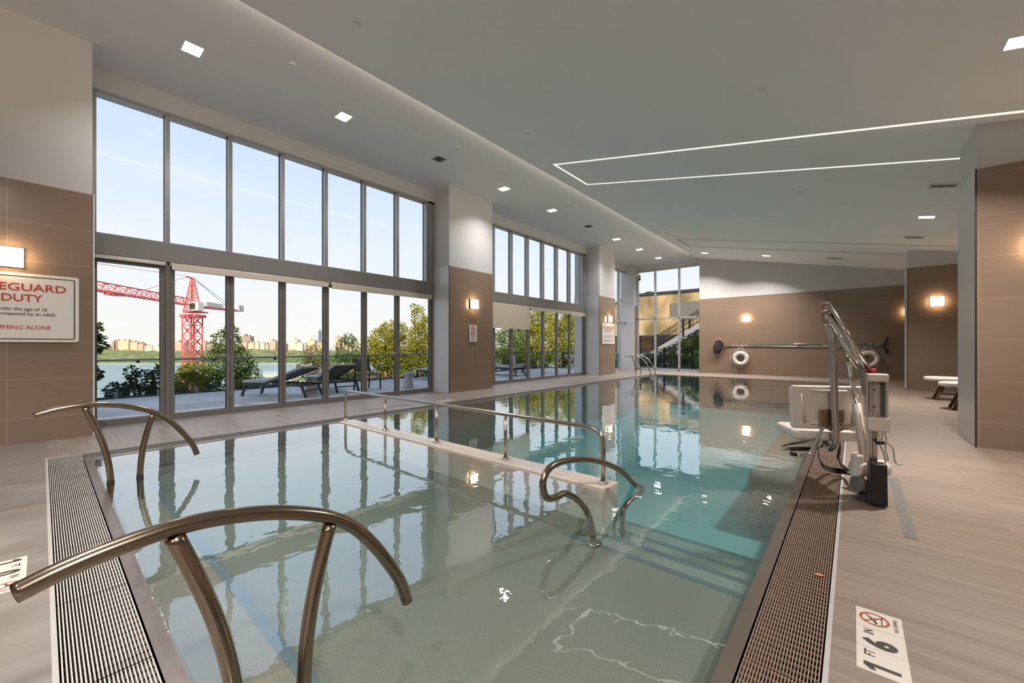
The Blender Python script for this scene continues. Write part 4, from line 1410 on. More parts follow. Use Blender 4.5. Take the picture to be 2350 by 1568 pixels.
for i in range(rings):
    for k in range(len(rimp)):
        a, b = n0 + i * len(rimp) + k, n0 + i * len(rimp) + (k + 1) % len(rimp)
        mb.face((a, b, b + len(rimp), a + len(rimp)), True)
e = n0 + rings * len(rimp)
mb.face(tuple(e + k for k in range(len(rimp))))
mb.face(tuple(n0 + k for k in range(len(rimp))))
obj('net_bag', mb, M['net'], r)
r = thing('pool_brush', 'teal telescopic pool pole with an upright black brush head', 'pool brush', (-0.8, 18.93, 1.25))
obj('pole', MB().tube([(-3.3, 18.935, 1.232), (-1.62, 18.935, 1.266), (0.55, 18.935, 1.218)], 0.017, 12), M['teal_pole'], r)
obj('grip', MB().tube([(-1.77, 18.945, 1.262), (-1.38, 18.945, 1.256)], 0.031, 14), M['pole_white'], r)
obj('collar', MB().tube([(-0.9, 18.945, 1.222), (0.46, 18.945, 1.200)], 0.019, 12), M['pole_white'], r)
obj('neck', MB().tube([(0.55, 18.945, 1.212), (0.80, 18.94, 1.205)], [0.02, 0.03], 12), M['teal_pole'], r)
obj('brush_head', MB().tube(smooth_path([(0.86, 18.92, 1.48), (0.88, 18.93, 1.42), (0.83, 18.93, 1.30), (0.83, 18.93, 1.1), (0.87, 18.93, 0.98), (0.85, 18.92, 0.90)], 4), 0.032, 10), M['black_plastic'], r)

# ================================================================== POOL LIFT
# local axes: x to the side, y along the viewing direction, origin under the mast
lift = thing('pool_lift', 'white and steel pool lift with a hanging seat, standing on the deck', 'pool lift', (2.76 * RX + 3.10 * FX, 2.76 * RY + 3.10 * FY_, 0), YAW)
def lp(px, py, t):
    """lift-local point"""
    return Vector(((px - 1175) / 919.785 * t - 2.76, t - 3.10, 1.2 - (py - 793.55) * t / 919.785))
def lo(name, mb, mat, parent=None, bevel=0.0, bseg=2):
    return obj(name, mb, mat, parent or lift, bevel=bevel, bseg=bseg, local=True)
def turned(mb, deg, cx=0.0, cy=0.0, dx=0.0):
    a = math.radians(deg)
    c_, s_ = math.cos(a), math.sin(a)
    mb.v = [(dx + cx + (x - cx) * c_ - (y - cy) * s_, cy + (x - cx) * s_ + (y - cy) * c_, z) for x, y, z in mb.v]
    return mb
TA = -30
lo('base', MB().lathe([(0.075, 0.0), (0.075, 0.012), (0.05, 0.02), (0.05, 0.05), (0.03, 0.06)], 24, (0.0, 0.03, 0)), M['black_plastic'])
lo('wheel', MB().tube([(-0.075, 0.03, 0.12), (-0.03, 0.03, 0.12)], 0.06, 20), M['dark_plastic'])
lo('mast', turned(MB().box(-0.020, 0.004, -0.012, 0.022, 0.05, 0.95).box(0.004, 0.034, -0.004, 0.022, 0.05, 0.66), TA, dx=0.022), M['steel'], bevel=0.004)
lo('mast_cover', turned(MB().box(-0.026, -0.020, -0.014, 0.024, 0.10, 0.70), TA, dx=0.022), M['white_plastic'])
bat = lo('battery_pack', turned(MB().prism([(-0.018, -0.135, 0.010), (0.082, -0.135, 0.010), (0.078, -0.135, 0.322), (-0.014, -0.135, 0.322)], (0, 0, 0), (0, 0.09, 0)), TA), M['black_plastic'], bevel=0.010)
lo('side_panel', turned(MB().prism([(-0.023, -0.128, 0.016), (-0.017, -0.128, 0.016), (-0.013, -0.128, 0.318), (-0.019, -0.128, 0.318)], (0, 0, 0), (0, 0.075, 0)), TA), M['navy'], bat)
lo('motor_housing', MB().tube([(-0.045, 0.08, 0.228), (0.20, 0.08, 0.228)], 0.064, 24), M['white_plastic'], bevel=0.012)
lo('actuator_bracket', MB().box(-0.065, 0.0, 0.035, 0.10, 0.155, 0.345), M['white_plastic'], bevel=0.016)
lo('actuator_tube', MB().tube([lp(1985, 1062, 3.17), lp(1965, 926, 3.21)], 0.0285, 20), M['white_plastic'])
lo('actuator_rod', MB().tube([lp(1965.2, 928, 3.21), lp(1947, 823, 3.25)], 0.0145, 14), M['chrome'])
lo('rod_pin', MB().tube([lp(1939, 821, 3.25), lp(1953, 821, 3.25)], 0.016, 10).tube([lp(1939, 821, 3.25), lp(1943, 821, 3.25)], 0.024, 6), M['brass'])
# control box
box = MB().box(-0.063, -0.048, -0.06, 0.0, 0.655, 0.985).box(0.052, 0.067, -0.06, 0.0, 0.655, 0.985).box(-0.063, 0.067, 0.0, 0.014, 0.655, 0.985)
lo('control_box', turned(box, TA, dx=0.045), M['grey_plastic'], bevel=0.004)
lo('box_cap', turned(MB().box(-0.059, 0.069, -0.078, 0.014, 0.925, 0.985), TA, dx=0.045), M['white_plastic'], bevel=0.014, bseg=3)
lo('box_base', turned(MB().box(-0.055, 0.074, -0.072, 0.014, 0.548, 0.655), TA, dx=0.045), M['white_plastic'], bevel=0.012, bseg=3)
lo('recess', turned(MB().box(-0.048, 0.052, -0.012, 0.002, 0.655, 0.925), TA, dx=0.045), M['dark_plastic'])
lo('recess_plate', turned(MB().box(-0.040, 0.026, -0.018, -0.010, 0.662, 0.918), TA, dx=0.045), M['grey_plastic'])
for zz in (0.86, 0.73):
    lo('knob', turned(MB().tube([(-0.006, -0.018, zz), (-0.006, -0.026, zz)], 0.006, 10), TA, dx=0.045), M['black_plastic'])
lo('stop_button', MB().lathe([(0.018, 0.0), (0.018, 0.018), (0.026, 0.019), (0.026, 0.032), (0.022, 0.036)], 20, (0.05, 0.03, 0.984)), M['red_plastic'])
# loose cables
for a in ([(-0.012, -0.05, 0.55), (-0.006, -0.06, 0.49), (0.008, -0.05, 0.44), (0.024, -0.06, 0.38), (0.03, -0.07, 0.32)],
          [(0.018, -0.05, 0.55), (0.010, -0.06, 0.49), (-0.006, -0.06, 0.45), (0.02, -0.06, 0.39), (0.028, -0.07, 0.315)],
          [(0.034, -0.05, 0.55), (0.042, -0.06, 0.49), (0.038, -0.055, 0.42), (0.05, -0.06, 0.36), (0.055, -0.06, 0.33)],
          [(0.005, -0.05, 0.47), (0.05, -0.06, 0.465), (0.085, -0.07, 0.42), (0.09, -0.07, 0.36), (0.105, -0.07, 0.315), (0.125, -0.08, 0.305), (0.14, -0.08, 0.315)]):
    lo('cable', MB().tube(smooth_path([(p[0] + 0.028, p[1] - 0.01, p[2]) for p in a], 5), 0.0055, 8), M['grey_plastic'])
lo('cable_tie', MB().tube([(0.008, -0.06, 0.462), (0.05, -0.07, 0.465)], 0.013, 10), M['black_plastic'])
# parallel arms
aL0, aL1 = Vector((-0.095, 0.05, 0.985)), Vector((-0.345, 0.16, 1.475))
aU0, aU1 = Vector((-0.040, 0.05, 1.035)), Vector((-0.330, 0.16, 1.545))
aL0, aL1 = lp(1978, 856, 3.14), lp(1899, 722, 3.24)
aU0, aU1 = lp(1991, 846, 3.14), lp(1901, 701, 3.24)
lo('lower_arm', MB().tube([aL0, aL1], 0.021, 18), M['chrome'])
lo('upper_arm', MB().tube([aU0, aU1], 0.020, 18), M['chrome'])
br = MB()
br.prism([lp(1968, 833, 3.08), lp(1975, 835, 3.08), lp(1984, 866, 3.08), lp(1987, 906, 3.08), lp(1981, 906, 3.08), lp(1971, 868, 3.08)], (0, 0, 0), (0.002, 0.006, 0))
br.prism([lp(1990, 834, 3.16), lp(1993, 833, 3.16), lp(2003, 856, 3.16), lp(1999, 859, 3.16)], (0, 0, 0), (0.002, 0.006, 0))
br.beam(lp(1976, 852, 3.10), lp(1998, 852, 3.17), 0.03, 0.02)
lo('mast_bracket', br, M['steel'])
bt = MB()
for p_ in (lp(1973, 841, 3.075), lp(1975, 863, 3.075)):
    bt.tube([p_ + Vector((-0.004, -0.010, 0)), p_ + Vector((0.004, 0.012, 0))], 0.013, 8)
lo('pivot_bolt', bt, M['dark_plastic'])
tb = MB()
for dx in (-0.022, 0.034):
    q = [lp(1889, 692, 3.22), lp(1893, 692, 3.22), lp(1894, 736, 3.22), lp(1899, 742, 3.22), lp(1894, 746, 3.22), lp(1889, 734, 3.22)]
    tb.prism([v + Vector((dx * 0.9, dx * 0.6, 0)) for v in q], (0, 0, 0), (0.005, 0.004, 0))
lo('head_bracket', tb, M['steel'])
bt = MB()
for p_ in (lp(1889, 696, 3.2), lp(1889, 714, 3.2)):
    bt.tube([p_ + Vector((-0.010, -0.004, 0)), p_ + Vector((0.07, 0.03, 0))], 0.0085, 10)
lo('pivot_bolt', bt, M['steel'])
pole = [lp(1899, 737, 3.25), lp(1904, 752, 3.25), lp(1910, 768, 3.25), lp(1912, 785, 3.25), lp(1913, 850, 3.25), lp(1915, 930, 3.25), lp(1917, 1000, 3.25), lp(1917, 1016, 3.255), lp(1914, 1027, 3.275), lp(1907, 1030, 3.31), lp(1899, 1024, 3.37), lp(1895, 1016, 3.43)]
lo('seat_pole', MB().tube(pole, 0.0265, 18), M['steel'])
# seat
SC = Vector((lp(1914, 990, 3.25).x, 3.31 - 3.10, 0))
ca, sa_ = math.cos(math.radians(-13)), math.sin(math.radians(-13))
def st(x, y, z):
    """seat-local to lift-local: the seat is turned a little towards the water"""
    return (SC.x + x * ca - y * sa_, SC.y + x * sa_ + y * ca, z)
def seat_box(x0, x1, y0, y1, z0, z1):
    mb = MB().box(x0, x1, y0, y1, z0, z1)
    mb.v = [st(*v) for v in mb.v]
    return mb
mb = MB()
prof = [(-0.255, 0.505), (0.245, 0.505), (0.265, 0.53), (0.275, 0.84), (0.255, 0.868), (-0.262, 0.868), (-0.282, 0.84), (-0.268, 0.53)]
mb.prism([(x, 0.0, z) for x, z in prof], (0, 0, 0), (0, 0.035, 0))
mb.v = [st(*v) for v in mb.v]
back = lo('backrest', mb, M['white_plastic'], bevel=0.016, bseg=3)
rib = MB()
for a, b in (((-0.20, 0.80), (-0.17, 0.56)), ((0.20, 0.80), (0.17, 0.56)), ((-0.13, 0.825), (0.13, 0.825)), ((-0.13, 0.555), (0.13, 0.555))):
    rib.tube([st(a[0], -0.001, a[1]), st(b[0], -0.001, b[1])], 0.012, 10)
lo('moulded_rib', rib, M['white_plastic'], back)
mb = MB()
sp = [(-0.20, -0.01), (0.20, -0.01), (0.235, 0.03), (0.235, 0.40), (0.20, 0.45), (-0.20, 0.45), (-0.235, 0.40), (-0.235, 0.03)]
mb.prism([st(x, y, 0.412) for x, y in sp], (0, 0, 0), (0, 0, 0.072))
lo('seat', mb, M['white_plastic'], bevel=0.022, bseg=3)
def plate_box(px0, px1, py0, py1, t0, t1):
    a, b = lp(px0, py0, t0), lp(px1, py1, t0)
    return MB().box(a.x, b.x, t0 - 3.10, t1 - 3.10, b.z, a.z)
pl = lo('back_plate', plate_box(1884, 1938, 941, 978, 3.283, 3.30), M['brass'], bevel=0.003)
mb = MB()
for px in (1892, 1929.5):
    for py in (945.5, 975):
        q = lp(px, py, 3.283)
        mb.tube([q + Vector((0, -0.012, 0)), q], 0.009, 8)
lo('bolt', mb, M['steel'], pl)
arm = smooth_path([lp(1891, 979, 3.27), lp(1884, 990, 3.25), lp(1876, 1008, 3.23), lp(1867, 1026, 3.21), lp(1861, 1037, 3.20), lp(1854, 1044, 3.20), lp(1846, 1045.5, 3.20), lp(1830, 1043.5, 3.20)], 5)
ar = lo('armrest', MB().tube(arm, 0.0115, 12), M['chrome'])
lo('grip', MB().tube([lp(1830, 1044, 3.20), lp(1815, 1041, 3.20)], 0.0155, 12), M['black_plastic'], ar)
lo('band', MB().tube([lp(1832, 1044.2, 3.20), lp(1827, 1043.4, 3.20)], 0.0175, 12), M['rope'], ar)
ar2 = MB()
ar2.beam(lp(1893, 980, 3.27), lp(1910, 990, 3.27), 0.018, 0.012)
ar2.beam(lp(1924, 990, 3.27), lp(1936, 984, 3.26), 0.022, 0.012)
ar2.tube([lp(1934, 985, 3.26), lp(1966, 970, 3.26), lp(1988, 958, 3.30)], 0.0105, 10)
lo('armrest', ar2, M['brass'])
fr_ = lo('footrest', MB().tube(smooth_path([lp(1905, 1004, 3.42), lp(1875, 1009, 3.44), lp(1847, 1014, 3.46), lp(1812, 1020, 3.46), lp(1796, 1024, 3.45), lp(1792.5, 1028, 3.42), lp(1799, 1030.5, 3.40), lp(1812, 1030.5, 3.40), lp(1866, 1030.5, 3.40), lp(1884, 1027, 3.40), lp(1892, 1012, 3.41)], 5), 0.0115, 12), M['chrome'])
lo('foam_sleeve', MB().tube([lp(1812, 1030.5, 3.40), lp(1864, 1030.5, 3.40)], 0.0165, 12), M['black_plastic'], fr_)
# loose seat belt trailing over the grate
def strap(pts, w, side):
    mb = MB()
    pts = smooth_path(pts, 5)
    n = len(mb.v)
    for i, p in enumerate(pts):
        d = (pts[min(i + 1, len(pts) - 1)] - pts[max(i - 1, 0)]).normalized()
        s_ = Vector(side[min(int(i / 5), len(side) - 1)])
        s_ = (s_ - d * s_.dot(d)).normalized()
        u = d.cross(s_).normalized()
        for a, b in ((-1, -1), (1, -1), (1, 1), (-1, 1)):
            mb.v.append(tuple(p + s_ * (a * w / 2) + u * (b * 0.0018)))
    for i in range(len(pts) - 1):
        for k in range(4):
            a, b = n + i * 4 + k, n + i * 4 + (k + 1) % 4
            mb.face((a, b, b + 4, a + 4))
    mb.face((n + 3, n + 2, n + 1, n))
    e = n + 4 * (len(pts) - 1)
    mb.face((e, e + 1, e + 2, e + 3))
    return mb
belt = [lp(1874, 1012, 3.30), lp(1878, 1040, 3.34), lp(1884, 1064, 3.45), lp(1900, 1076, 3.72), lp(1922, 1081, 3.72), lp(1942, 1083, 3.62), lp(1957, 1086, 3.45), lp(1970, 1092, 3.32)]
blt = lo('seat_belt', strap(belt, 0.048, [(0.6, 0.8, 0.0), (0.5, 0.8, 0.1), (0.2, 0.6, 0.8), (0.0, 0.5, 0.9), (0, 0.4, 0.9)]), M['webbing'])
lo('seat_belt', strap([lp(1925, 1008, 3.30), lp(1926, 1030, 3.33), lp(1924, 1050, 3.42), lp(1932, 1068, 3.58), lp(1945, 1080, 3.60)], 0.048, [(0.8, 0.6, 0.0), (0.8, 0.5, 0.1), (0.5, 0.6, 0.6), (0.1, 0.5, 0.9)]), M['webbing'])
mb = MB()
mb.beam(lp(1950, 1083, 3.40), lp(1974, 1092, 3.30), 0.05, 0.012)
bk = lo('buckle', mb, M['steel'], blt)
lo('seat_belt', strap([lp(1972, 1091, 3.31), lp(1980, 1102, 3.25), lp(1990, 1113, 3.2), lp(1998, 1116, 3.18)], 0.045, [(0, 0.3, 0.95)]), M['brass'])

# ================================================================== BENCHES BETWEEN THE PILLARS
def bench(x0, y, label):
    r = thing('bench', label, 'bench', (x0 + 0.9, y, 0), group='white benches behind the thick pillar')
    pts = []
    R_ = 0.29
    for k in range(13):
        a = math.radians(90 + 180 * k / 12)
        pts.append((x0 + R_ + R_ * math.cos(a), y + R_ * math.sin(a)))
    pts += [(x0 + 1.75, y - R_), (x0 + 1.75, y + R_)]
    obj('cushion', MB().prism([(a, b, 0.425) for a, b in pts], (0, 0, 0), (0, 0, 0.085)), M['white_plastic'], r, bevel=0.035, bseg=3)
    pts2 = [(x0 + 0.15 + (a - x0) * 0.86, y + (b - y) * 0.8) for a, b in pts]
    obj('underframe', MB().prism([(a, b, 0.365) for a, b in pts2], (0, 0, 0), (0, 0, 0.06)), M['dark_plastic'], r, bevel=0.012)
    for dx, dy, lean in ((0.32, -0.16, -0.14), (0.32, 0.16, -0.14), (1.45, -0.16, 0.14), (1.45, 0.16, 0.14)):
        obj('leg', MB().beam((x0 + dx, y + dy * 0.9, 0.37), (x0 + dx + lean, y + dy * 1.3, 0.0), 0.05, 0.035, up=(0, 1, 0)), M['wood'], r)
    obj('stretcher', MB().beam((x0 + 0.30, y + 0.18, 0.12), (x0 + 1.46, y + 0.18, 0.12), 0.03), M['wood'], r)
bench(1.20, 12.95, 'white rounded bench with wooden legs, further of the two behind the thick pillar')
bench(1.24, 11.25, 'white rounded bench with wooden legs, beside the thick pillar edge')

# security camera in the corner
r = thing('security_camera', 'small security camera bracketed on the slim corner pillar', 'camera', (-8.33, 19.4, 4.6))
obj('bracket', MB().box(-8.395, -8.26, 19.38, 19.46, 4.68, 4.76).beam((-8.28, 19.42, 4.70), (-8.16, 19.40, 4.66), 0.05), M['white_plastic'], r)
obj('camera_body', MB().tube([(-8.16, 19.40, 4.72), (-8.15, 19.39, 4.52)], 0.055, 14), M['brass'], r)
obj('lens', MB().ball((-8.15, 19.38, 4.50), 0.06, 12, 8), M['black_plastic'], r)
# ================================================================== TERRACE
M['terrace'] = deck_mat('terrace_paving', -9.0, 0.4, 'y', (2.3, 2.55, 2.75), 0.25)
struct(obj('terrace', MB().box(-13.05, -8.62, -8.0, 18.75, -0.6, -0.015), M['terrace']), 'pale paved terrace outside the glass doors')

g = thing('glass_balustrade', 'glass terrace balustrade with slim dark top rail before the river', 'balustrade', (-12.85, 8, 0))
GXB = -12.85
k = 0
y = -1.47
while y < 18.3:
    obj('glass_panel', MB().box(GXB - 0.008, GXB + 0.008, y + 0.012, min(y + 1.47, 18.4) - 0.012, 0.03, 0.85), M['rail_glass'], g)
    for yy in (y + 0.37, y + 1.10):
        if yy < 18.3:
            obj('clamp', MB().box(GXB - 0.03, GXB + 0.03, yy - 0.035, yy + 0.035, -0.02, 0.13), M['beam'], g)
    y += 1.47
obj('top_rail', MB().tube([(GXB + 0.05, -2, 0.87), (GXB + 0.05, 18.4, 0.87), (-8.75, 18.4, 0.87)], 0.021, 10), M['door_frame'], g)
for yy in (1.47, 2.94, 4.41, 5.9, 7.35, 8.8, 10.3):
    obj('rail_bracket', MB().tube([(GXB - 0.02, yy, 0.82), (GXB + 0.05, yy, 0.82)], 0.034, 12).tube([(GXB + 0.03, yy, 0.82), (GXB + 0.05, yy, 0.87)], 0.012, 8), M['charcoal'], g)
for i in range(3):
    xx = GXB + 0.02 + i * 1.36
    obj('glass_panel', MB().box(xx, xx + 1.33, 18.39, 18.405, 0.03, 0.85), M['rail_glass'], g)
obj('base_shoe', MB().box(GXB - 0.02, GXB + 0.02, -2, 18.4, -0.02, 0.03).box(GXB, -8.75, 18.38, 18.42, -0.02, 0.03), M['charcoal'], g)

def lounger(loc, rz, back_deg, label, cushion=True):
    r = thing('sun_lounger', label, 'sun lounger', (loc[0], loc[1], -0.015), rz, group='sun loungers on the terrace')
    def q(n, mb, m, p=None, bevel=0.0):
        return obj(n, mb, m, p or r, bevel=bevel, local=True)
    W = 0.29
    mb = MB()
    for s in (-1, 1):
        mb.beam((0.02, s * W, 0.285), (1.72, s * W, 0.285), 0.035, 0.045)
    for x in (0.03, 0.75, 1.55):
        mb.beam((x, -W, 0.27), (x, W, 0.27), 0.035, 0.03)
    mb.beam((1.69, -W, 0.15), (1.69, W, 0.15), 0.03, 0.025)
    q('frame', mb, M['charcoal'])
    for s in (-1, 1):
        q('leg', MB().beam((0.10, s * W, 0.28), (0.0, s * W, 0.0), 0.04, 0.05, up=(1, 0, 0)), M['charcoal'])
        q('leg', MB().beam((1.62, s * W, 0.28), (1.75, s * W, 0.0), 0.04, 0.05, up=(1, 0, 0)), M['charcoal'])
    a = math.radians(back_deg)
    hx, hz = 0.64, 0.31
    L_ = 1.05
    ex, ez = hx + L_ * math.cos(a), hz + L_ * math.sin(a)
    q('sling', MB().box(0.02, hx, -W + 0.02, W - 0.02, 0.300, 0.312), M['sling'])
    mb = MB()
    for s in (-1, 1):
        mb.beam((hx, s * (W - 0.02), hz), (ex, s * (W - 0.02), ez), 0.03, 0.035)
    mb.beam((ex, -W + 0.02, ez), (ex, W - 0.02, ez), 0.035, 0.03)
    bf = q('backrest_frame', mb, M['charcoal'])
    mb = MB()
    mb.beam((hx, 0, hz + 0.006), (ex, 0, ez + 0.006), 2 * W - 0.05, 0.010)
    q('back_sling', mb, M['sling'], bf)
    if back_deg > 5:
        mb = MB()
        for s in (-1, 1):
            mb.beam((hx + 0.62 * math.cos(a), s * 0.2, hz + 0.62 * math.sin(a)), (hx + 0.80, s * 0.2, 0.27), 0.014)
        q('prop', mb, M['charcoal'])
    if cushion:
        c = MB().box(0.0, hx, -W - 0.005, W + 0.005, 0.313, 0.385)
        q('cushion', c, M['cushion'], bevel=0.022)
        mb = MB()
        nx, nz = -math.sin(a), math.cos(a)
        mb.beam((hx - 0.01 + nx * 0.045, 0, hz + nz * 0.045), (ex - 0.02 + nx * 0.045, 0, ez + nz * 0.045), 2 * W + 0.01, 0.065)
        q('back_cushion', mb, M['cushion'], bevel=0.02)
    return r
lounger((-11.36, 3.38), math.radians(29.5), 19, 'sun lounger with raised back on the terrace, closest to the red crane mast')
lounger((-11.80, 5.19), 0.0, 20, 'sun lounger with raised brown sling back, between white side table and chair')
lounger((-12.25, 9.20), 0.05, 0, 'flat sun lounger end peeking past the window jamb, behind a white side table')
lounger((-11.85, 12.40), 0.0, 0, 'flat sun lounger seen under the half-lowered beige shade')

def side_table(x, y, label):
    r = thing('side_table', label, 'side table', (x, y, -0.015), group='white drum side tables on the terrace')
    obj('pedestal', MB().lathe([(0.158, 0.0), (0.16, 0.02), (0.135, 0.14), (0.112, 0.28), (0.108, 0.36), (0.135, 0.405)], 28), M['stone_white'], r, local=True)
    obj('table_top', MB().lathe([(0.150, 0.40), (0.168, 0.412), (0.168, 0.43), (0.15, 0.438)], 28), M['stone_white'], r, local=True)
side_table(-10.55, 4.47, 'white drum side table between the two sun loungers with raised backs')
side_table(-9.78, 6.86, 'white drum side table alone near the pillar with the no diving sign')

def patio_chair(x, y, rz, label, mat_s):
    r = thing('patio_chair', label, 'chair', (x, y, -0.015), rz, group='patio chairs on the terrace')
    for sx in (-1, 1):
        obj('leg', MB().beam((sx * 0.25, -0.22, 0.0), (sx * 0.25, -0.22, 0.42), 0.03), M['charcoal'], r, local=True)
        obj('leg', MB().beam((sx * 0.25, 0.26, 0.0), (sx * 0.25, 0.22, 0.44), 0.03).beam((sx * 0.25, 0.22, 0.44), (sx * 0.25, 0.30, 0.86), 0.03), M['charcoal'], r, local=True)
    obj('seat', MB().box(-0.25, 0.25, -0.24, 0.23, 0.405, 0.435), mat_s, r, local=True)
    mb = MB().beam((0, 0.235, 0.50), (0, 0.298, 0.84), 0.48, 0.02, up=(0, 1, 0))
    obj('backrest', mb, mat_s, r, local=True)
patio_chair(-10.28, 5.88, math.radians(100), 'dark framed patio chair with sling back on the terrace, beyond the long handrail', M['sling'])
patio_chair(-10.75, 13.1, math.radians(150), 'patio chair with pale back seen under the half-lowered beige shade', M['cushion'])
r = thing('folding_table', 'pale folding table with crossed legs at the end of the terrace', 'table', (-11.2, 18.0, -0.015))
obj('table_top', MB().box(-0.3, 0.3, -0.3, 0.3, 0.68, 0.72), M['stone_white'], r, local=True)
for s in (-1, 1):
    obj('leg', MB().beam((-0.26, s * 0.26, 0), (0.26, s * 0.26, 0.68), 0.04), M['stone_white'], r, local=True)
    obj('leg', MB().beam((0.26, s * 0.22, 0), (-0.26, s * 0.22, 0.68), 0.04), M['stone_white'], r, local=True)

# ================================================================== OUTSIDE: GROUND, RIVER, SKYLINE
def ut(u, t, z):
    """point by distance t along the view and u to its side"""
    return (u * RX + t * FX, u * RY + t * FY_, z)

def height(x):
    pts = [(-13.05, -0.7), (-16, -1.3), (-24, -5.0), (-40, -26.0), (-90, -60.0)]
    for (a, za), (b, zb) in zip(pts[:-1], pts[1:]):
        if x >= b:
            return za + (zb - za) * (a - x) / (a - b)
    return -60
mb = MB()
xs = [-13.05, -14.5, -16, -20, -24, -32, -40, -60, -90]
ys = [-60 + 12 * i for i in range(20)]
for x in xs:
    for y in ys:
        mb.v.append((x, y, height(x)))
for i in range(len(xs) - 1):
    for j in range(len(ys) - 1):
        a = i * len(ys) + j
        mb.face((a, a + 1, a + len(ys) + 1, a + len(ys)), True)
struct(obj('ground', mb, M['asphalt']), 'wooded slope below the terrace')
struct(obj('ground', MB().box(-13.05, 30, 19.95, 70, -0.6, -0.05), M['asphalt']))
struct(obj('ground', MB().box(-13.04, -8.95, 18.76, 20.0, -0.6, -0.05), M['asphalt']))
m, nt, b = new_mat('river_water')
gg = node(nt, 'ShaderNodeNewGeometry')
nz = node(nt, 'ShaderNodeTexNoise')
nz.inputs['Scale'].default_value = 0.05
nz.inputs['Detail'].default_value = 6
nt.links.new(gg.outputs['Position'], nz.inputs['Vector'])
bp = node(nt, 'ShaderNodeBump')
bp.inputs['Strength'].default_value = 0.6
bp.inputs['Distance'].default_value = 3.0
nt.links.new(nz.outputs[0], bp.inputs['Height'])
nt.links.new(bp.outputs[0], b.inputs['Normal'])
nt.links.new(mix_rgb(nt, nz.outputs[0], (0.34, 0.38, 0.40), (0.44, 0.48, 0.50)), b.inputs['Base Color'])
b.inputs['Roughness'].default_value = 0.45
b.inputs['Specular IOR Level'].default_value = 0.35
M['river'] = m
mb = MB()
mb.v = [ut(-2600, 80, -58), ut(400, 80, -58), ut(400, 1310, -58), ut(-2600, 1310, -58)]
mb.face((0, 1, 2, 3))
struct(obj('river', mb, M['river']), 'wide blue-grey river')
mb = MB()
a_, b_ = [], []
for i in range(61):
    u = -2400 + 2700 * i / 60
    t0 = 1296 + 6 * math.sin(i * 1.7) + 4 * math.sin(i * 3.1)
    mb.v += [ut(u, t0, -58.4), ut(u, t0 + 3, -55.8), ut(u, t0 + 60, -54)]
for i in range(60):
    a = 3 * i
    mb.face((a, a + 3, a + 4, a + 1))
    mb.face((a + 1, a + 4, a + 5, a + 2))
struct(obj('shore', mb, P('pale_river_shore', (0.50, 0.44, 0.34), 0.9, var=0.2, scale=0.02)), 'pale stone bank on the far side of the river')
M['woods'] = None
m, nt, b = new_mat('riverbank_trees')
gg = node(nt, 'ShaderNodeNewGeometry')
nz = node(nt, 'ShaderNodeTexNoise')
nz.inputs['Scale'].default_value = 0.06
nz.inputs['Detail'].default_value = 8
nt.links.new(gg.outputs['Position'], nz.inputs['Vector'])
rp = node(nt, 'ShaderNodeValToRGB')
rp.color_ramp.elements[0].position = 0.35
rp.color_ramp.elements[0].color = (0.085, 0.115, 0.055, 1)
rp.color_ramp.elements[1].position = 0.68
rp.color_ramp.elements[1].color = (0.22, 0.235, 0.095, 1)
nt.links.new(nz.outputs[0], rp.inputs[0])
nt.links.new(rp.outputs[0], b.inputs['Base Color'])
b.inputs['Roughness'].default_value = 0.95
M['woods'] = m
rng = random.Random(11)
mb = MB()
NU, NT = 420, 26
bumps = {}
for i in range(NU + 1):
    for j in range(NT + 1):
        u = -2000 + 2250 * i / NU
        t = 1312 + 210 * j / NT
        base = -55 + 38 * (j / NT) ** 0.8 + 3.0 * math.sin(u * 0.011) * (j / NT)
        z = base + rng.uniform(-1, 1) * 2.6 + 3.2 * math.sin(u * 0.13 + 2.1 * math.sin(t * 0.07)) * math.sin(t * 0.16 + math.sin(u * 0.05))
        if j == 0:
            z = -56
        mb.v.append(ut(u + rng.uniform(-2, 2), t + rng.uniform(-3, 3), z))
for i in range(NU):
    for j in range(NT):
        a = i * (NT + 1) + j
        mb.face((a, a + NT + 1, a + NT + 2, a + 1), True)
tag(obj('riverbank_woods', mb, M['woods']), 'dense green woods along the far bank of the river', 'woods', kind='stuff')

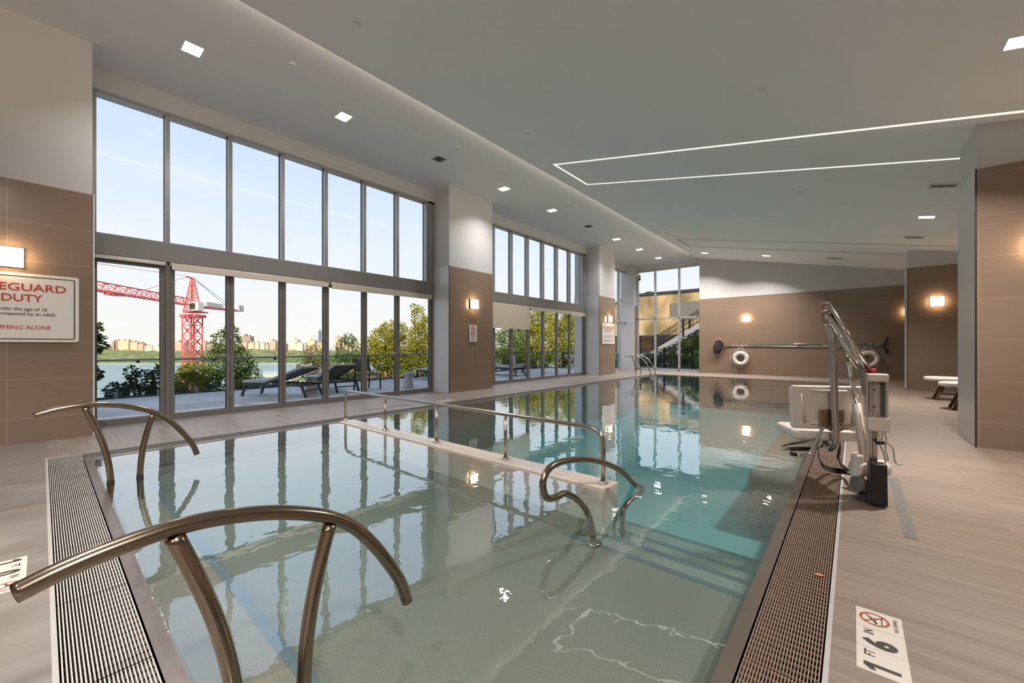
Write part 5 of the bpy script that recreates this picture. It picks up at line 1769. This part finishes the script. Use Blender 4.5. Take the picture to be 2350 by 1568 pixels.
FAC = {'tan': facade_mat('tan_brick_facade', (0.58, 0.44, 0.31), (0.25, 0.2, 0.17)), 'pink': facade_mat('pink_brick_facade', (0.56, 0.36, 0.28), (0.25, 0.18, 0.16)),
       'cream': facade_mat('cream_facade', (0.66, 0.56, 0.42), (0.33, 0.27, 0.22)), 'white': facade_mat('white_facade', (0.80, 0.78, 0.74), (0.5, 0.5, 0.5)),
       'brown': facade_mat('brown_facade', (0.30, 0.24, 0.21), (0.15, 0.13, 0.13), 5, 3.4), 'grey': facade_mat('grey_facade', (0.36, 0.36, 0.36), (0.2, 0.2, 0.22))}
SKYL = [(229, 246, 794, 'cream', 'low cream apartment block by the dark tree at the pier'), (255, 262, 786, 'brown', 'narrow brown apartment block beside a big tan one'),
        (263, 269, 785, 'pink', 'narrow pink block squeezed before a big tan one'), (270, 295, 782, 'tan', 'big tan apartment block across the river, widest before the crane'),
        (297, 315, 786, 'tan', 'tan apartment block with flat top under the crane jib'), (316, 328, 790, 'pink', 'low pink block between tan and cream ones'),
        (330, 348, 795, 'cream', 'squat cream block beside the dark door post'), (350, 371, 795, 'cream', 'squat cream block half behind the dark door post'),
        (396, 423, 786, 'pink', 'wide pink apartment block before the crane mast'), (457, 471, 785, 'tan', 'tan block between crane mast and dark tree'),
        (474, 500, 790, 'brown', 'brown block behind the dark tree crown'),
        (551, 575, 772, 'brown', 'tall dark brown slab tower in the skyline'), (555, 567, 785, 'pink', 'narrow pink block in front of the brown slab tower'),
        (569, 582, 788, 'tan', 'tan block with flat top next to two cream ones'), (584, 594, 788, 'cream', 'cream tower block, first of a matching pair'),
        (597, 606, 788, 'cream', 'cream tower block, second of a matching pair'), (607, 616, 791, 'grey', 'dark grey block between cream and pink blocks'),
        (617, 632, 783, 'pink', 'stepped pink block above the sun lounger'), (638, 655, 789, 'tan', 'tan block hidden mostly by the door frames'), (661, 695, 789, 'cream', 'very wide cream block over the woods'),
        (669, 683, 780, 'cream', 'cream block rising behind the very wide one'), (697, 704, 790, 'grey', 'small grey block beside the very wide cream one'), (704, 722, 781, 'tan', 'tan block in front of the white hall'),
        (709, 729, 774, 'white', 'bright white tall hall in the skyline'), (729.6, 731.6, 759, 'grey', 'needle-thin dark tower in the skyline'),
        (729, 741, 789, 'tan', 'tan block below the needle-thin tower'), (768, 781, 775, 'pink', 'pink block beside the pointed tree'), (811, 818, 781, 'grey', 'narrow blue-grey block behind the pointed tree'),
        (819, 829, 781, 'cream', 'cream block by the bright tree edge'), (784, 806, 790, 'tan', 'tan block behind the pointed tree')]
for i, (p0, p1, yt, c, lab) in enumerate(SKYL):
    t = 1560 + 4 * ((i * 7) % 5) + (90 if any(w in lab for w in ('slab tower in', 'rising behind', 'white tall', 'needle-thin dark', 'behind the pointed')) else 0)
    ctr, w = ((p0 + p1) / 2 - 1175) / 919.785 * t, (p1 - p0) / 919.785 * t
    zt = 1.2 + (793.55 - yt) * t / 919.785
    r = thing('apartment_block', lab, 'building', ut(ctr, t, -40), YAW, group='skyline across the river')
    mb = MB().box(-w * 0.485, w * 0.485, 0, 24, 0, zt + 40)
    obj('facade', mb, FAC[c], r, local=True)
    mb = MB()
    if w > 6:
        mb.box(-w * 0.30, -w * 0.05, 6, 18, zt + 40, zt + 45 + (i % 3) * 2)
        mb.box(w * 0.12, w * 0.30, 8, 18, zt + 40, zt + 43 + (i % 2) * 2)
    else:
        mb.box(-w * 0.3, w * 0.3, 8, 16, zt + 40, zt + 44)
    obj('roof_hut', mb, FAC[c], r, local=True)

# buildings below, nearer the water
r = thing('low_building', 'white curved low building below the terrace, behind a sun lounger', 'building', ut(-36, 60, -9))
pts = []
for k in range(13):
    a = math.radians(90 + 90 * k / 12)
    pts.append((-1.0 + 3.2 * math.cos(a), 3.0 * math.sin(a) - 3.0))
pts = pts[::-1]
prof = [(-4.2, 3.0), (-4.2, -1.0), (-3.4, -2.6), (-1.8, -3.2), (7.0, -3.2), (7.0, 3.0)]
prof = [(a * RX - b * 0 + b * FX * 1.0, a * RY + b * FY_) for a, b in prof]
obj('wall', MB().prism([(a, b, 0.0) for a, b in prof], (0, 0, 0), (0, 0, 5.7)), M['stone_white'], r, local=True)
obj('roof_edge', MB().prism([(a * 1.04, b * 1.04, 5.7) for a, b in prof], (0, 0, 0), (0, 0, 0.5)), M['stone_white'], r, local=True)
mb = MB()
for a in (-2.0, 0.4, 2.8, 5.0):
    c = Vector((a * RX - 3.24 * FX, a * RY - 3.24 * FY_, 0))
    mb.beam(c + Vector((0, 0, 2.0)), c + Vector((0, 0, 5.2)), 1.5, 0.1, up=(FX, FY_, 0))
obj('window', mb, M['dark_glass'], r, local=True)
r = thing('red_site_hut', 'long pinkish red construction deck beyond the white curved building', 'building', ut(-38, 84, -12))
mb = MB()
for i in range(10):
    mb.box(-3 + 2.4 * i, -0.8 + 2.4 * i, -3, 3, 0, 8.0 - 0.5 * (i % 3))
obj('wall', mb, P('pink_red_netting', (0.62, 0.22, 0.18), 0.8, var=0.2, scale=0.4), r, local=True)
r.rotation_euler = (0, 0, YAW)
obj('red_pole', MB().beam((13, -3.2, 8), (11.0, -3.2, 11.5), 0.12).beam((15, -3.2, 8), (15.8, -3.2, 11), 0.10), M['crane_red'], r, local=True)
tag(obj('garden_wall', MB().box(-22, -17.5, -1.5, 1.35, -6.0, -1.55), M['stone_white']), 'pale low wall beyond the balustrade, by the dark tree at the pier', 'wall', kind='structure')

# ================================================================== CRANE
cu, ct_ = -57.4, 72.0
cr = thing('tower_crane', 'tall red lattice tower crane by the river', 'crane', ut(cu, ct_, -40))
def cl(name, mb, mat, parent=None):
    return obj(name, mb, mat, parent or cr)
S = 1.0
u_ax = Vector(ut(1, 0, 0))
t_ax = Vector(ut(0, 1, 0))
jd = Vector(ut(-53.8 - cu, 52.0 - ct_, 0)).normalized()    # towards the jib tip
jn = Vector((-jd.y, jd.x, 0))
def cp(a, b, z):
    base = Vector(ut(cu, ct_, 0))
    return base + u_ax * a + t_ax * b + Vector((0, 0, z))
mb = MB()
zs = [-40 + 1.95 * i for i in range(25)]
zs = [z for z in zs if z < 6.6] + [6.6]
cor = [(-S, -S), (S, -S), (S, S), (-S, S)]
for a, b in cor:
    mb.beam(cp(a, b, -40), cp(a, b, 6.6), 0.20)
for z0, z1 in zip(zs[:-1], zs[1:]):
    for i in range(4):
        (a, b), (c, d) = cor[i], cor[(i + 1) % 4]
        mb.beam(cp(a, b, z0), cp(c, d, z0), 0.09)
        mid = ((a + c) / 2, (b + d) / 2, (z0 + z1) / 2)
        mb.beam(cp(a, b, z0), cp(*mid), 0.09)
        mb.beam(cp(*mid), cp(a, b, z1), 0.09)
        mb.beam(cp(c, d, z0), cp(*mid), 0.09)
        mb.beam(cp(*mid), cp(c, d, z1), 0.09)
cl('mast_lattice', mb, M['crane_red'])
mb = MB()
mb.beam(cp(-0.2, 0.1, -30), cp(0.2, 0.1, 5.5), 0.30)
for z in (-2, 2, 5):
    mb.beam(cp(-0.6, 0, z), cp(0.6, 0, z), 0.5, 0.08)
cl('ladder', mb, M['cab_white'])
mb = MB()
mb.beam(cp(-1.3, 0, 6.5), cp(1.5, 0, 6.5), 2.6, 0.5)
mb.beam(cp(-1.0, 0, 7.2), cp(2.0, 0, 7.2), 2.2, 0.25)
cl('slewing_ring', mb, M['crane_red'])
mb = MB().beam(cp(1.5, -0.9, 7.4), cp(1.5, -0.9, 8.9), 1.5, 1.3, up=tuple(t_ax))
cab = cl('cab', mb, M['cab_white'])
mb = MB().beam(cp(1.25, -1.57, 7.6), cp(1.25, -1.57, 8.7), 0.9, 0.06, up=tuple(t_ax))
cl('cab_window', mb, M['dark_glass'], cab)
mb = MB()
mb.beam(cp(-1.6, -0.6, 7.6), cp(-0.9, -0.6, 7.6), 0.9, 0.08)
for a in (-1.6, -1.0):
    mb.beam(cp(a, -1.0, 7.6), cp(a, -1.0, 8.7), 0.06)
mb.beam(cp(-1.6, -1.0, 8.7), cp(-1.0, -1.0, 8.7), 0.06)
cl('platform', mb, M['cab_white'])
# tower top
mb = MB()
apex = cp(0, 0, 13.3)
for a, b in cor:
    mb.beam(cp(a * 0.9, b * 0.9, 7.2), apex + u_ax * (a * 0.15) + t_ax * (b * 0.15), 0.16)
for k in range(1, 7):
    f = k / 7
    z = 7.2 + 6.1 * f
    q = 0.9 * (1 - f) + 0.15 * f
    f2 = (k - 1) / 7
    z2 = 7.2 + 6.1 * f2
    q2 = 0.9 * (1 - f2) + 0.15 * f2
    for i in range(4):
        (a, b), (c, d) = cor[i], cor[(i + 1) % 4]
        mb.beam(cp(a * q, b * q, z), cp(c * q, d * q, z), 0.07)
        mb.beam(cp(a * q2, b * q2, z2), cp(c * q, d * q, z), 0.07)
mb.beam(apex - jd * -1.8, apex - jd * 0.6, 0.22)
cl('tower_top', mb, M['crane_red'])
# jib
mb = MB()
J0 = Vector(ut(cu, ct_, 8.35)) + jd * 1.0
LJ = 34.0
nsec = 17
for k in range(nsec + 1):
    p = J0 + jd * (LJ * k / nsec)
    top = p + Vector((0, 0, 1.18))
    l_, r_ = p + jn * 0.62, p - jn * 0.62
    mb.beam(l_, r_, 0.07)
    mb.beam(l_, top, 0.07)
    mb.beam(r_, top, 0.07)
    if k < nsec:
        p2 = J0 + jd * (LJ * (k + 1) / nsec)
        t2, l2, r2 = p2 + Vector((0, 0, 1.18)), p2 + jn * 0.62, p2 - jn * 0.62
        mb.beam(l_, t2, 0.06)
        mb.beam(r_, t2, 0.06)
        mb.beam(top, l2, 0.06)
        mb.beam(top, r2, 0.06)
for off in (Vector((0, 0, 1.18)), jn * 0.62, jn * -0.62):
    mb.beam(J0 + off, J0 + jd * LJ + off, 0.15)
cl('jib_lattice', mb, M['crane_red'])
tr = J0 + jd * 16.5
cl('trolley', MB().beam(tr - jd * 0.9 + Vector((0, 0, -0.2)), tr + jd * 0.9 + Vector((0, 0, -0.2)), 1.3, 0.22), M['crane_red'])
mb = MB()
C0 = Vector(ut(cu, ct_, 8.3)) - jd * 0.9
C1 = Vector(ut(cu, ct_, 8.9)) - jd * 17.5
for s in (-0.6, 0.6):
    mb.beam(C0 + jn * s, C1 + jn * s, 0.22, 0.35)
for k in range(9):
    p = C0 + (C1 - C0) * (k / 8)
    mb.beam(p - jn * 0.6, p + jn * 0.6, 0.12)
cl('counter_jib', mb, M['crane_red'])
mb = MB()
for k in range(3):
    p = C1 + jd * (0.5 + 0.8 * k) + Vector((0, 0, -0.2))
    mb.beam(p, p + Vector((0, 0, 1.4)), 1.6, 0.6, up=tuple(jd))
mb.beam(C0 - jd * 6 + Vector((0, 0, 0.3)), C0 - jd * 6 + Vector((0, 0, 1.2)), 1.2, 4.5, up=tuple(jd))
cl('counterweight', mb, M['cab_white'])
for a, b in ((apex + jd * 1.6, J0 + jd * 11 + Vector((0, 0, 1.2))), (apex + jd * 1.2 + Vector((0, 0, 0.15)), J0 + jd * 30 + Vector((0, 0, 2.6))), (apex - jd * 0.5, C1 + jd * 3 + jn * 0.5), (apex - jd * 0.5, C1 + jd * 3 - jn * 0.5)):
    cl('pendant_cable', MB().beam(a, b, 0.055), M['cable'] if (b - a).dot(jd) < 0 else M['crane_red'])

# ================================================================== TREES AND SHRUBS
LEAF = {'dark': leaf_mat('dark_green_leaves', (0.020, 0.040, 0.014), (0.060, 0.105, 0.032)), 'mid': leaf_mat('mid_green_leaves', (0.050, 0.090, 0.018), (0.17, 0.23, 0.05)),
        'bright': leaf_mat('yellow_green_leaves', (0.11, 0.14, 0.012), (0.46, 0.42, 0.05)), 'green': leaf_mat('fresh_green_leaves', (0.05, 0.12, 0.012), (0.20, 0.34, 0.04)), 'red': leaf_mat('reddish_green_leaves', (0.09, 0.09, 0.02), (0.34, 0.24, 0.08))}
def foliage(blobs, n, size, seed):
    """leaves scattered through ellipsoid blobs: (centre, radii)"""
    rg = random.Random(seed)
    mb = MB()
    vol = [b[1][0] * b[1][1] * b[1][2] for b in blobs]
    tot = sum(v ** 0.75 for v in vol)
    for (c, r), v in zip(blobs, vol):
        for _ in range(int(n * v ** 0.75 / tot)):
            d = Vector((rg.gauss(0, 1), rg.gauss(0, 1), rg.gauss(0, 1))).normalized()
            q = (0.45 + 0.55 * rg.random() ** 0.5) * rg.uniform(0.9, 1.08)
            p = Vector((c[0] + d.x * r[0] * q, c[1] + d.y * r[1] * q, c[2] + d.z * r[2] * q))
            ax = (d + Vector((rg.uniform(-1, 1), rg.uniform(-1, 1), rg.uniform(-1.2, 0.4)))).normalized()
            sd = ax.cross(Vector((rg.uniform(-1, 1), rg.uniform(-1, 1), rg.uniform(-1, 1)))).normalized()
            nn = ax.cross(sd)
            s = size * rg.uniform(0.6, 1.3)
            k = len(mb.v)
            mb.v += [tuple(p), tuple(p + ax * s * 0.5 + sd * s * 0.30 + nn * s * 0.08), tuple(p + ax * s), tuple(p + ax * s * 0.5 - sd * s * 0.30 + nn * s * 0.08)]
            mb.face((k, k + 1, k + 2, k + 3))
    return mb
def tree(name, base, blobs, n, size, leaf, seed, label, cat, trunk=0.06):
    r = thing(name, label, cat, base, group=None)
    obj('foliage', foliage(blobs, n, size, seed), LEAF[leaf], r)
    mb = MB()
    bb = Vector(base)
    for c, rr in blobs:
        c = Vector(c)
        mid = Vector((bb.x * 0.6 + c.x * 0.4, bb.y * 0.6 + c.y * 0.4, bb.z + (c.z - bb.z) * 0.55))
        mb.tube([bb, mid, c + Vector((0, 0, rr[2] * 0.3))], [trunk, trunk * 0.6, trunk * 0.2], 7)
    obj('trunk', mb, M['bark'], r)
    return r
def blob_tree(x, y, z0, z1, rad, k, rg):
    """a handful of overlapping leaf masses between heights z0 and z1"""
    out = []
    for i in range(k):
        f = (i + 0.5) / k
        zz = z0 + (z1 - z0) * f
        w = rad * (0.55 + 0.75 * math.sin(math.pi * min(0.95, 0.25 + f * 0.7)))
        out.append(((x + rg.uniform(-.5, .5) * w, y + rg.uniform(-.55, .55) * w, zz), (w * rg.uniform(.5, .75), w * rg.uniform(.5, .8), (z1 - z0) / k * rg.uniform(.7, 1.0))))
    return out
rg = random.Random(5)
tree('maple_tree', (-14.6, 0.35, -0.9), [((-14.5, 0.55, 1.55), (0.5, 0.40, 0.36)), ((-14.5, 0.72, 1.25), (0.3, 0.30, 0.22)), ((-14.5, 0.45, 1.05), (0.4, 0.35, 0.35)), ((-14.5, 0.55, 0.55), (0.45, 0.42, 0.28)), ((-14.5, 0.4, 0.05), (0.4, 0.4, 0.25)), ((-14.4, 0.55, 1.95), (0.22, 0.18, 0.16))],
     1500, 0.15, 'dark', 1, 'dark maple-leaved tree beside the wide pier edge, outside', 'tree')  # dark leaves paint the building's shade into this tree
tree('leafy_shrub', (-14.2, 1.6, -1.0), [((-14.2, 1.55, -0.1), (0.4, 0.5, 0.3)), ((-14.2, 1.72, 0.25), (0.25, 0.25, 0.32)), ((-14.2, 1.25, 0.05), (0.3, 0.25, 0.2)), ((-14.2, 2.05, 0.2), (0.25, 0.3, 0.4)), ((-14.2, 1.5, 0.48), (0.12, 0.12, 0.2)), ((-14.2, 2.1, 0.55), (0.12, 0.14, 0.16))],
     2200, 0.09, 'dark', 2, 'dark green shrub rising over the balustrade glass before the river', 'shrub', 0.02)
tree('leafy_shrub', (-15.0, 2.7, -1.2), [((-15.0, 2.75, 0.1), (0.5, 0.45, 0.35)), ((-15.0, 2.45, -0.15), (0.4, 0.35, 0.3)), ((-15.0, 3.0, 0.35), (0.4, 0.35, 0.3)), ((-15.0, 2.8, 0.45), (0.25, 0.25, 0.2))],
     2600, 0.085, 'bright', 3, 'yellow-green shrub at the foot of the crane mast', 'shrub', 0.02)
tree('broadleaf_tree', (-15.5, 3.95, -1.3), [((-15.5, 3.85, 0.7), (0.6, 0.55, 0.55)), ((-15.5, 3.9, 1.25), (0.45, 0.42, 0.5)), ((-15.5, 4.25, 0.6), (0.4, 0.4, 0.6)), ((-15.5, 3.9, -0.05), (0.65, 0.7, 0.5)), ((-15.5, 4.5, 0.1), (0.4, 0.4, 0.5)), ((-15.5, 4.0, 1.65), (0.25, 0.2, 0.25)), ((-15.5, 3.45, 0.1), (0.3, 0.3, 0.4))],
     6500, 0.085, 'mid', 4, 'tall bushy tree between the crane and the raised sun lounger', 'tree', 0.05)
tree('leafy_shrub', (-14.4, 4.15, -1.1), [((-14.4, 4.15, -0.05), (0.35, 0.4, 0.25)), ((-14.4, 4.45, -0.1), (0.25, 0.3, 0.2))], 900, 0.08, 'bright', 5, 'small bright green shrub behind the foot of the raised sun lounger', 'shrub', 0.02)
tree('broadleaf_tree', (-16.0, 6.9, -1.3), [((-16, 6.95, 0.85), (0.45, 0.45, 0.4)), ((-16, 6.7, 0.35), (0.4, 0.4, 0.4)), ((-16, 7.1, 0.15), (0.4, 0.35, 0.4)), ((-16, 6.6, -0.35), (0.5, 0.6, 0.35))], 2200, 0.085, 'red', 6, 'sparse reddish-green tree above the white side table', 'tree', 0.035)
tree('broadleaf_tree', (-18.0, 9.3, -2.4), [((-18, 9.3, 1.0), (0.7, 0.55, 0.65)), ((-18, 9.2, 0.2), (0.9, 0.95, 0.7)), ((-18, 8.8, -0.5), (0.9, 0.9, 0.6)), ((-18, 9.9, -0.3), (0.8, 0.7, 0.6)), ((-18, 9.35, 1.5), (0.3, 0.25, 0.3))], 5200, 0.10, 'mid', 7, 'pointed green tree over the brown lounger back', 'tree', 0.06)
tree('leafy_shrub', (-15.3, 7.9, -1.2), [((-15.3, 7.9, -0.1), (0.4, 0.45, 0.35)), ((-15.3, 8.3, -0.3), (0.35, 0.4, 0.3))], 1300, 0.085, 'bright', 17, 'bright shrub below the pointed tree', 'shrub', 0.02)
tree('vine_tree', (-16.9, 10.8, -1.7), [((-16.9, 10.5, 1.5), (0.8, 0.7, 0.6)), ((-16.9, 11.0, 1.9), (0.7, 0.7, 0.5)), ((-16.8, 10.6, 0.7), (0.8, 0.9, 0.7)), ((-16.8, 11.4, 0.9), (0.8, 0.9, 0.8)), ((-16.7, 10.9, -0.2), (0.8, 1.0, 0.7)), ((-16.9, 9.9, 1.0), (0.6, 0.5, 0.6))],
     11000, 0.105, 'bright', 8, 'broad sunlit yellow-green tree behind the patio chair', 'tree', 0.07)
tree('vine_tree', (-16.2, 11.9, -1.6), [((-16, 11.8, 2.55), (0.35, 0.32, 0.6)), ((-16, 11.95, 1.7), (0.6, 0.6, 0.6)), ((-16, 11.75, 0.8), (0.6, 0.7, 0.7)), ((-16, 11.7, 0.0), (0.7, 0.9, 0.6)), ((-16, 11.55, 3.0), (0.18, 0.18, 0.25)), ((-16, 12.6, 0.9), (0.6, 0.7, 0.9)), ((-16, 12.5, 2.0), (0.6, 0.6, 0.7))],
     8500, 0.10, 'bright', 9, 'tall narrow sunlit tree next to the pillar with the no diving sign', 'tree', 0.06)
tree('broadleaf_tree', (-15.6, 17.6, -1.4), [((-15.5, 17.3, 1.3), (0.9, 1.0, 0.8)), ((-15.5, 18.2, 1.6), (0.9, 0.9, 0.9)), ((-15.5, 17.5, 0.3), (1.0, 1.2, 0.8)), ((-15.5, 18.6, 0.4), (0.9, 1.0, 0.9))], 7000, 0.115, 'mid', 10, 'dark green tree below the half-lowered beige shade', 'tree', 0.08)
tree('vine_tree', (-15.5, 20.3, -1.4), [((-15.4, 20.0, 2.9), (1.0, 1.1, 0.9)), ((-15.4, 19.6, 1.8), (1.0, 1.0, 0.9)), ((-15.4, 20.7, 1.6), (1.1, 1.1, 1.0)), ((-15.4, 20.2, 0.4), (1.1, 1.3, 0.9)), ((-15.4, 21.0, 2.6), (1.0, 1.0, 0.9))], 12000, 0.115, 'bright', 11, 'big sunlit yellow-green tree beyond the folding doors in the middle bay', 'tree', 0.09)
tree('vine_tree', (-15.2, 23.3, -1.4), [((-15.0, 23.0, 3.1), (1.1, 1.2, 0.9)), ((-15.0, 22.6, 1.9), (1.1, 1.2, 1.0)), ((-15.0, 24.0, 2.2), (1.1, 1.2, 1.2)), ((-15.0, 23.3, 0.6), (1.2, 1.5, 1.0)), ((-15.0, 24.6, 3.2), (1.0, 1.1, 0.9))], 12000, 0.125, 'bright', 12, 'big sunlit yellow-green tree next to the distant lifeguard pillar', 'tree', 0.09)
tree('leafy_shrub', (-8.1, 27.6, -0.05), [((-8.0, 27.6, 1.3), (0.8, 0.7, 0.75)), ((-7.2, 27.6, 1.5), (0.9, 0.7, 0.8)), ((-8.7, 27.5, 0.7), (0.7, 0.7, 0.6)), ((-7.6, 27.5, 0.5), (0.9, 0.7, 0.6))], 6500, 0.11, 'green', 13, 'bright green shrub under the outdoor stair', 'shrub', 0.04)
tree('leafy_shrub', (-8.2, 24.2, -0.05), [((-8.3, 24.2, 0.3), (1.2, 0.5, 0.42)), ((-6.6, 24.2, 0.35), (1.2, 0.5, 0.45)), ((-9.8, 24.4, 0.3), (0.9, 0.5, 0.4))], 5600, 0.09, 'mid', 14, 'low hedge-like shrub behind the black fence', 'shrub', 0.02)
tree('leafy_shrub', (-11.6, 24.0, -0.05), [((-11.6, 24.0, 0.35), (0.8, 0.5, 0.4)), ((-12.6, 23.6, 0.4), (0.6, 0.5, 0.5))], 2000, 0.09, 'dark', 15, 'dark shrub behind the fence beside the slim corner pillar', 'shrub', 0.02)

# ================================================================== OUTSIDE THE FAR WINDOW
def picket(name, x0, x1, y, z0, z1, posts, label):
    r = thing(name, label, 'fence', ((x0 + x1) / 2, y, z0))
    mb = MB().box(x0, x1, y - 0.02, y + 0.02, z1 - 0.04, z1).box(x0, x1, y - 0.015, y + 0.015, z1 - 0.17, z1 - 0.14).box(x0, x1, y - 0.02, y + 0.02, z0 + 0.08, z0 + 0.12)
    obj('fence_rails', mb, M['fence'], r)
    mb = MB()
    n = int((x1 - x0) / 0.12)
    for i in range(n + 1):
        x = x0 + (x1 - x0) * i / n
        mb.box(x - 0.009, x + 0.009, y - 0.009, y + 0.009, z0 + 0.08, z1 - 0.02)
    obj('fence_grille', mb, M['fence'], r)
    for x in posts:
        obj('post', MB().box(x - 0.05, x + 0.05, y - 0.05, y + 0.05, z0, z1 + 0.06).box(x - 0.065, x + 0.065, y - 0.065, y + 0.065, z1 + 0.06, z1 + 0.09), M['fence'], r)
picket('picket_fence', -14.0, -4.5, 22.9, -0.05, 1.02, (-13.2, -10.6, -8.15, -6.65), 'black metal picket fence just outside the far window')
picket('picket_fence', -13.5, -9.55, 26.6, 0.65, 1.80, (-12.6, -11.1, -10.2), 'black metal railing on the raised landing at the stair foot')
tag(obj('landing', MB().box(-14, -9.4, 26.4, 29.0, -0.05, 0.65), M['stringer']), 'grey raised landing behind the picket fence', 'landing', kind='structure')
r = thing('outdoor_stair', 'pale blue-grey outdoor stair with black railings climbing past the far window', 'stair', (-9.4, 25, 0))
k_ = 0.59
def sz(x):
    return 0.70 + k_ * (x + 9.45)
for yy in (24.9, 26.1):
    mb = MB().prism([(-10.5, yy, sz(-10.5)), (-3.5, yy, sz(-3.5)), (-3.5, yy, sz(-3.5) + 0.30), (-10.5, yy, sz(-10.5) + 0.30)], (0, 0, 0), (0, 0.05, 0))
    obj('stringer', mb, M['stringer'], r)
mb = MB()
for i in range(24):
    x = -10.4 + 0.285 * i
    mb.box(x, x + 0.30, 24.95, 26.1, sz(x) + 0.10, sz(x) + 0.14)
obj('treads', mb, M['charcoal'], r)
for yy in (24.92, 26.12):
    mb = MB()
    for dz in (1.08, 0.95, 0.42):
        mb.beam((-9.6, yy, sz(-9.6) + dz), (-3.5, yy, sz(-3.5) + dz), 0.04)
    for i in range(52):
        x = -9.6 + 0.118 * i
        mb.box(x - 0.009, x + 0.009, yy - 0.009, yy + 0.009, sz(x) + 0.28, sz(x) + 1.08)
    obj('railing_grille', mb, M['fence'], r)
    for x in (-9.35, -7.75, -6.1):
        obj('post', MB().box(x - 0.05, x + 0.05, yy - 0.05, yy + 0.05, sz(x), sz(x) + 1.15), M['fence'], r)
# stained golden building behind
m, nt, b = new_mat('weathered_golden_render')
gg = node(nt, 'ShaderNodeNewGeometry')
mp = node(nt, 'ShaderNodeMapping')
mp.inputs['Scale'].default_value = (0.7, 1.0, 0.35)
nt.links.new(gg.outputs['Position'], mp.inputs[0])
nz = node(nt, 'ShaderNodeTexNoise')
nz.inputs['Scale'].default_value = 1.4
nz.inputs['Detail'].default_value = 6
nt.links.new(mp.outputs[0], nz.inputs['Vector'])
rp = node(nt, 'ShaderNodeValToRGB')
rp.color_ramp.elements[0].position = 0.33
rp.color_ramp.elements[0].color = (0.17, 0.135, 0.07, 1)
rp.color_ramp.elements[1].position = 0.62
rp.color_ramp.elements[1].color = (0.52, 0.37, 0.21, 1)
nt.links.new(nz.outputs[0], rp.inputs[0])
nt.links.new(rp.outputs[0], b.inputs['Base Color'])
b.inputs['Roughness'].default_value = 0.8
M['golden'] = m
r = thing('golden_building', 'weathered golden building with a dark roof edge beyond the stair', 'building', (-11, 34, 0))
obj('upper_wall', MB().prism([(-19.0, 34, 2.05), (2.0, 34, 2.05), (2.0, 34, 5.62), (-15.4, 34, 5.62), (-19.0, 34, 3.4)], (0, 0, 0), (0, 12, 0)), M['golden'], r)
obj('roof_edge', MB().prism([(-15.5, 33.85, 5.60), (2.0, 33.85, 5.60), (2.0, 33.85, 5.76), (-15.45, 33.85, 5.76)], (0, 0, 0), (0, 12, 0)).prism([(-19.2, 33.85, 3.3), (-15.5, 33.85, 5.60), (-15.45, 33.85, 5.76), (-19.2, 33.85, 3.46)], (0, 0, 0), (0, 12, 0)), M['charcoal'], r)
obj('dark_panel', MB().box(-11.6, -8.6, 33.93, 34.0, 3.5, 4.75), M['dark_plastic'], r)
obj('lower_wall', MB().box(-18, 2, 36, 36.3, -0.05, 2.05), P('orange_lower_wall', (0.62, 0.36, 0.20), 0.8, var=0.25, scale=0.8), r)
for x in (-17, -15, -13, -11, -9, -7):
    obj('column', MB().box(x - 0.15, x + 0.15, 34.1, 34.4, -0.05, 2.05), M['stone_white'], r)
obj('soffit_band', MB().box(-18.2, 2, 33.95, 34.2, 1.85, 2.1), M['charcoal'], r)
obj('roof_vent', MB().ball((-13.8, 35, 5.72), 0.55, 14, 8, sz=0.55), M['charcoal'], r)
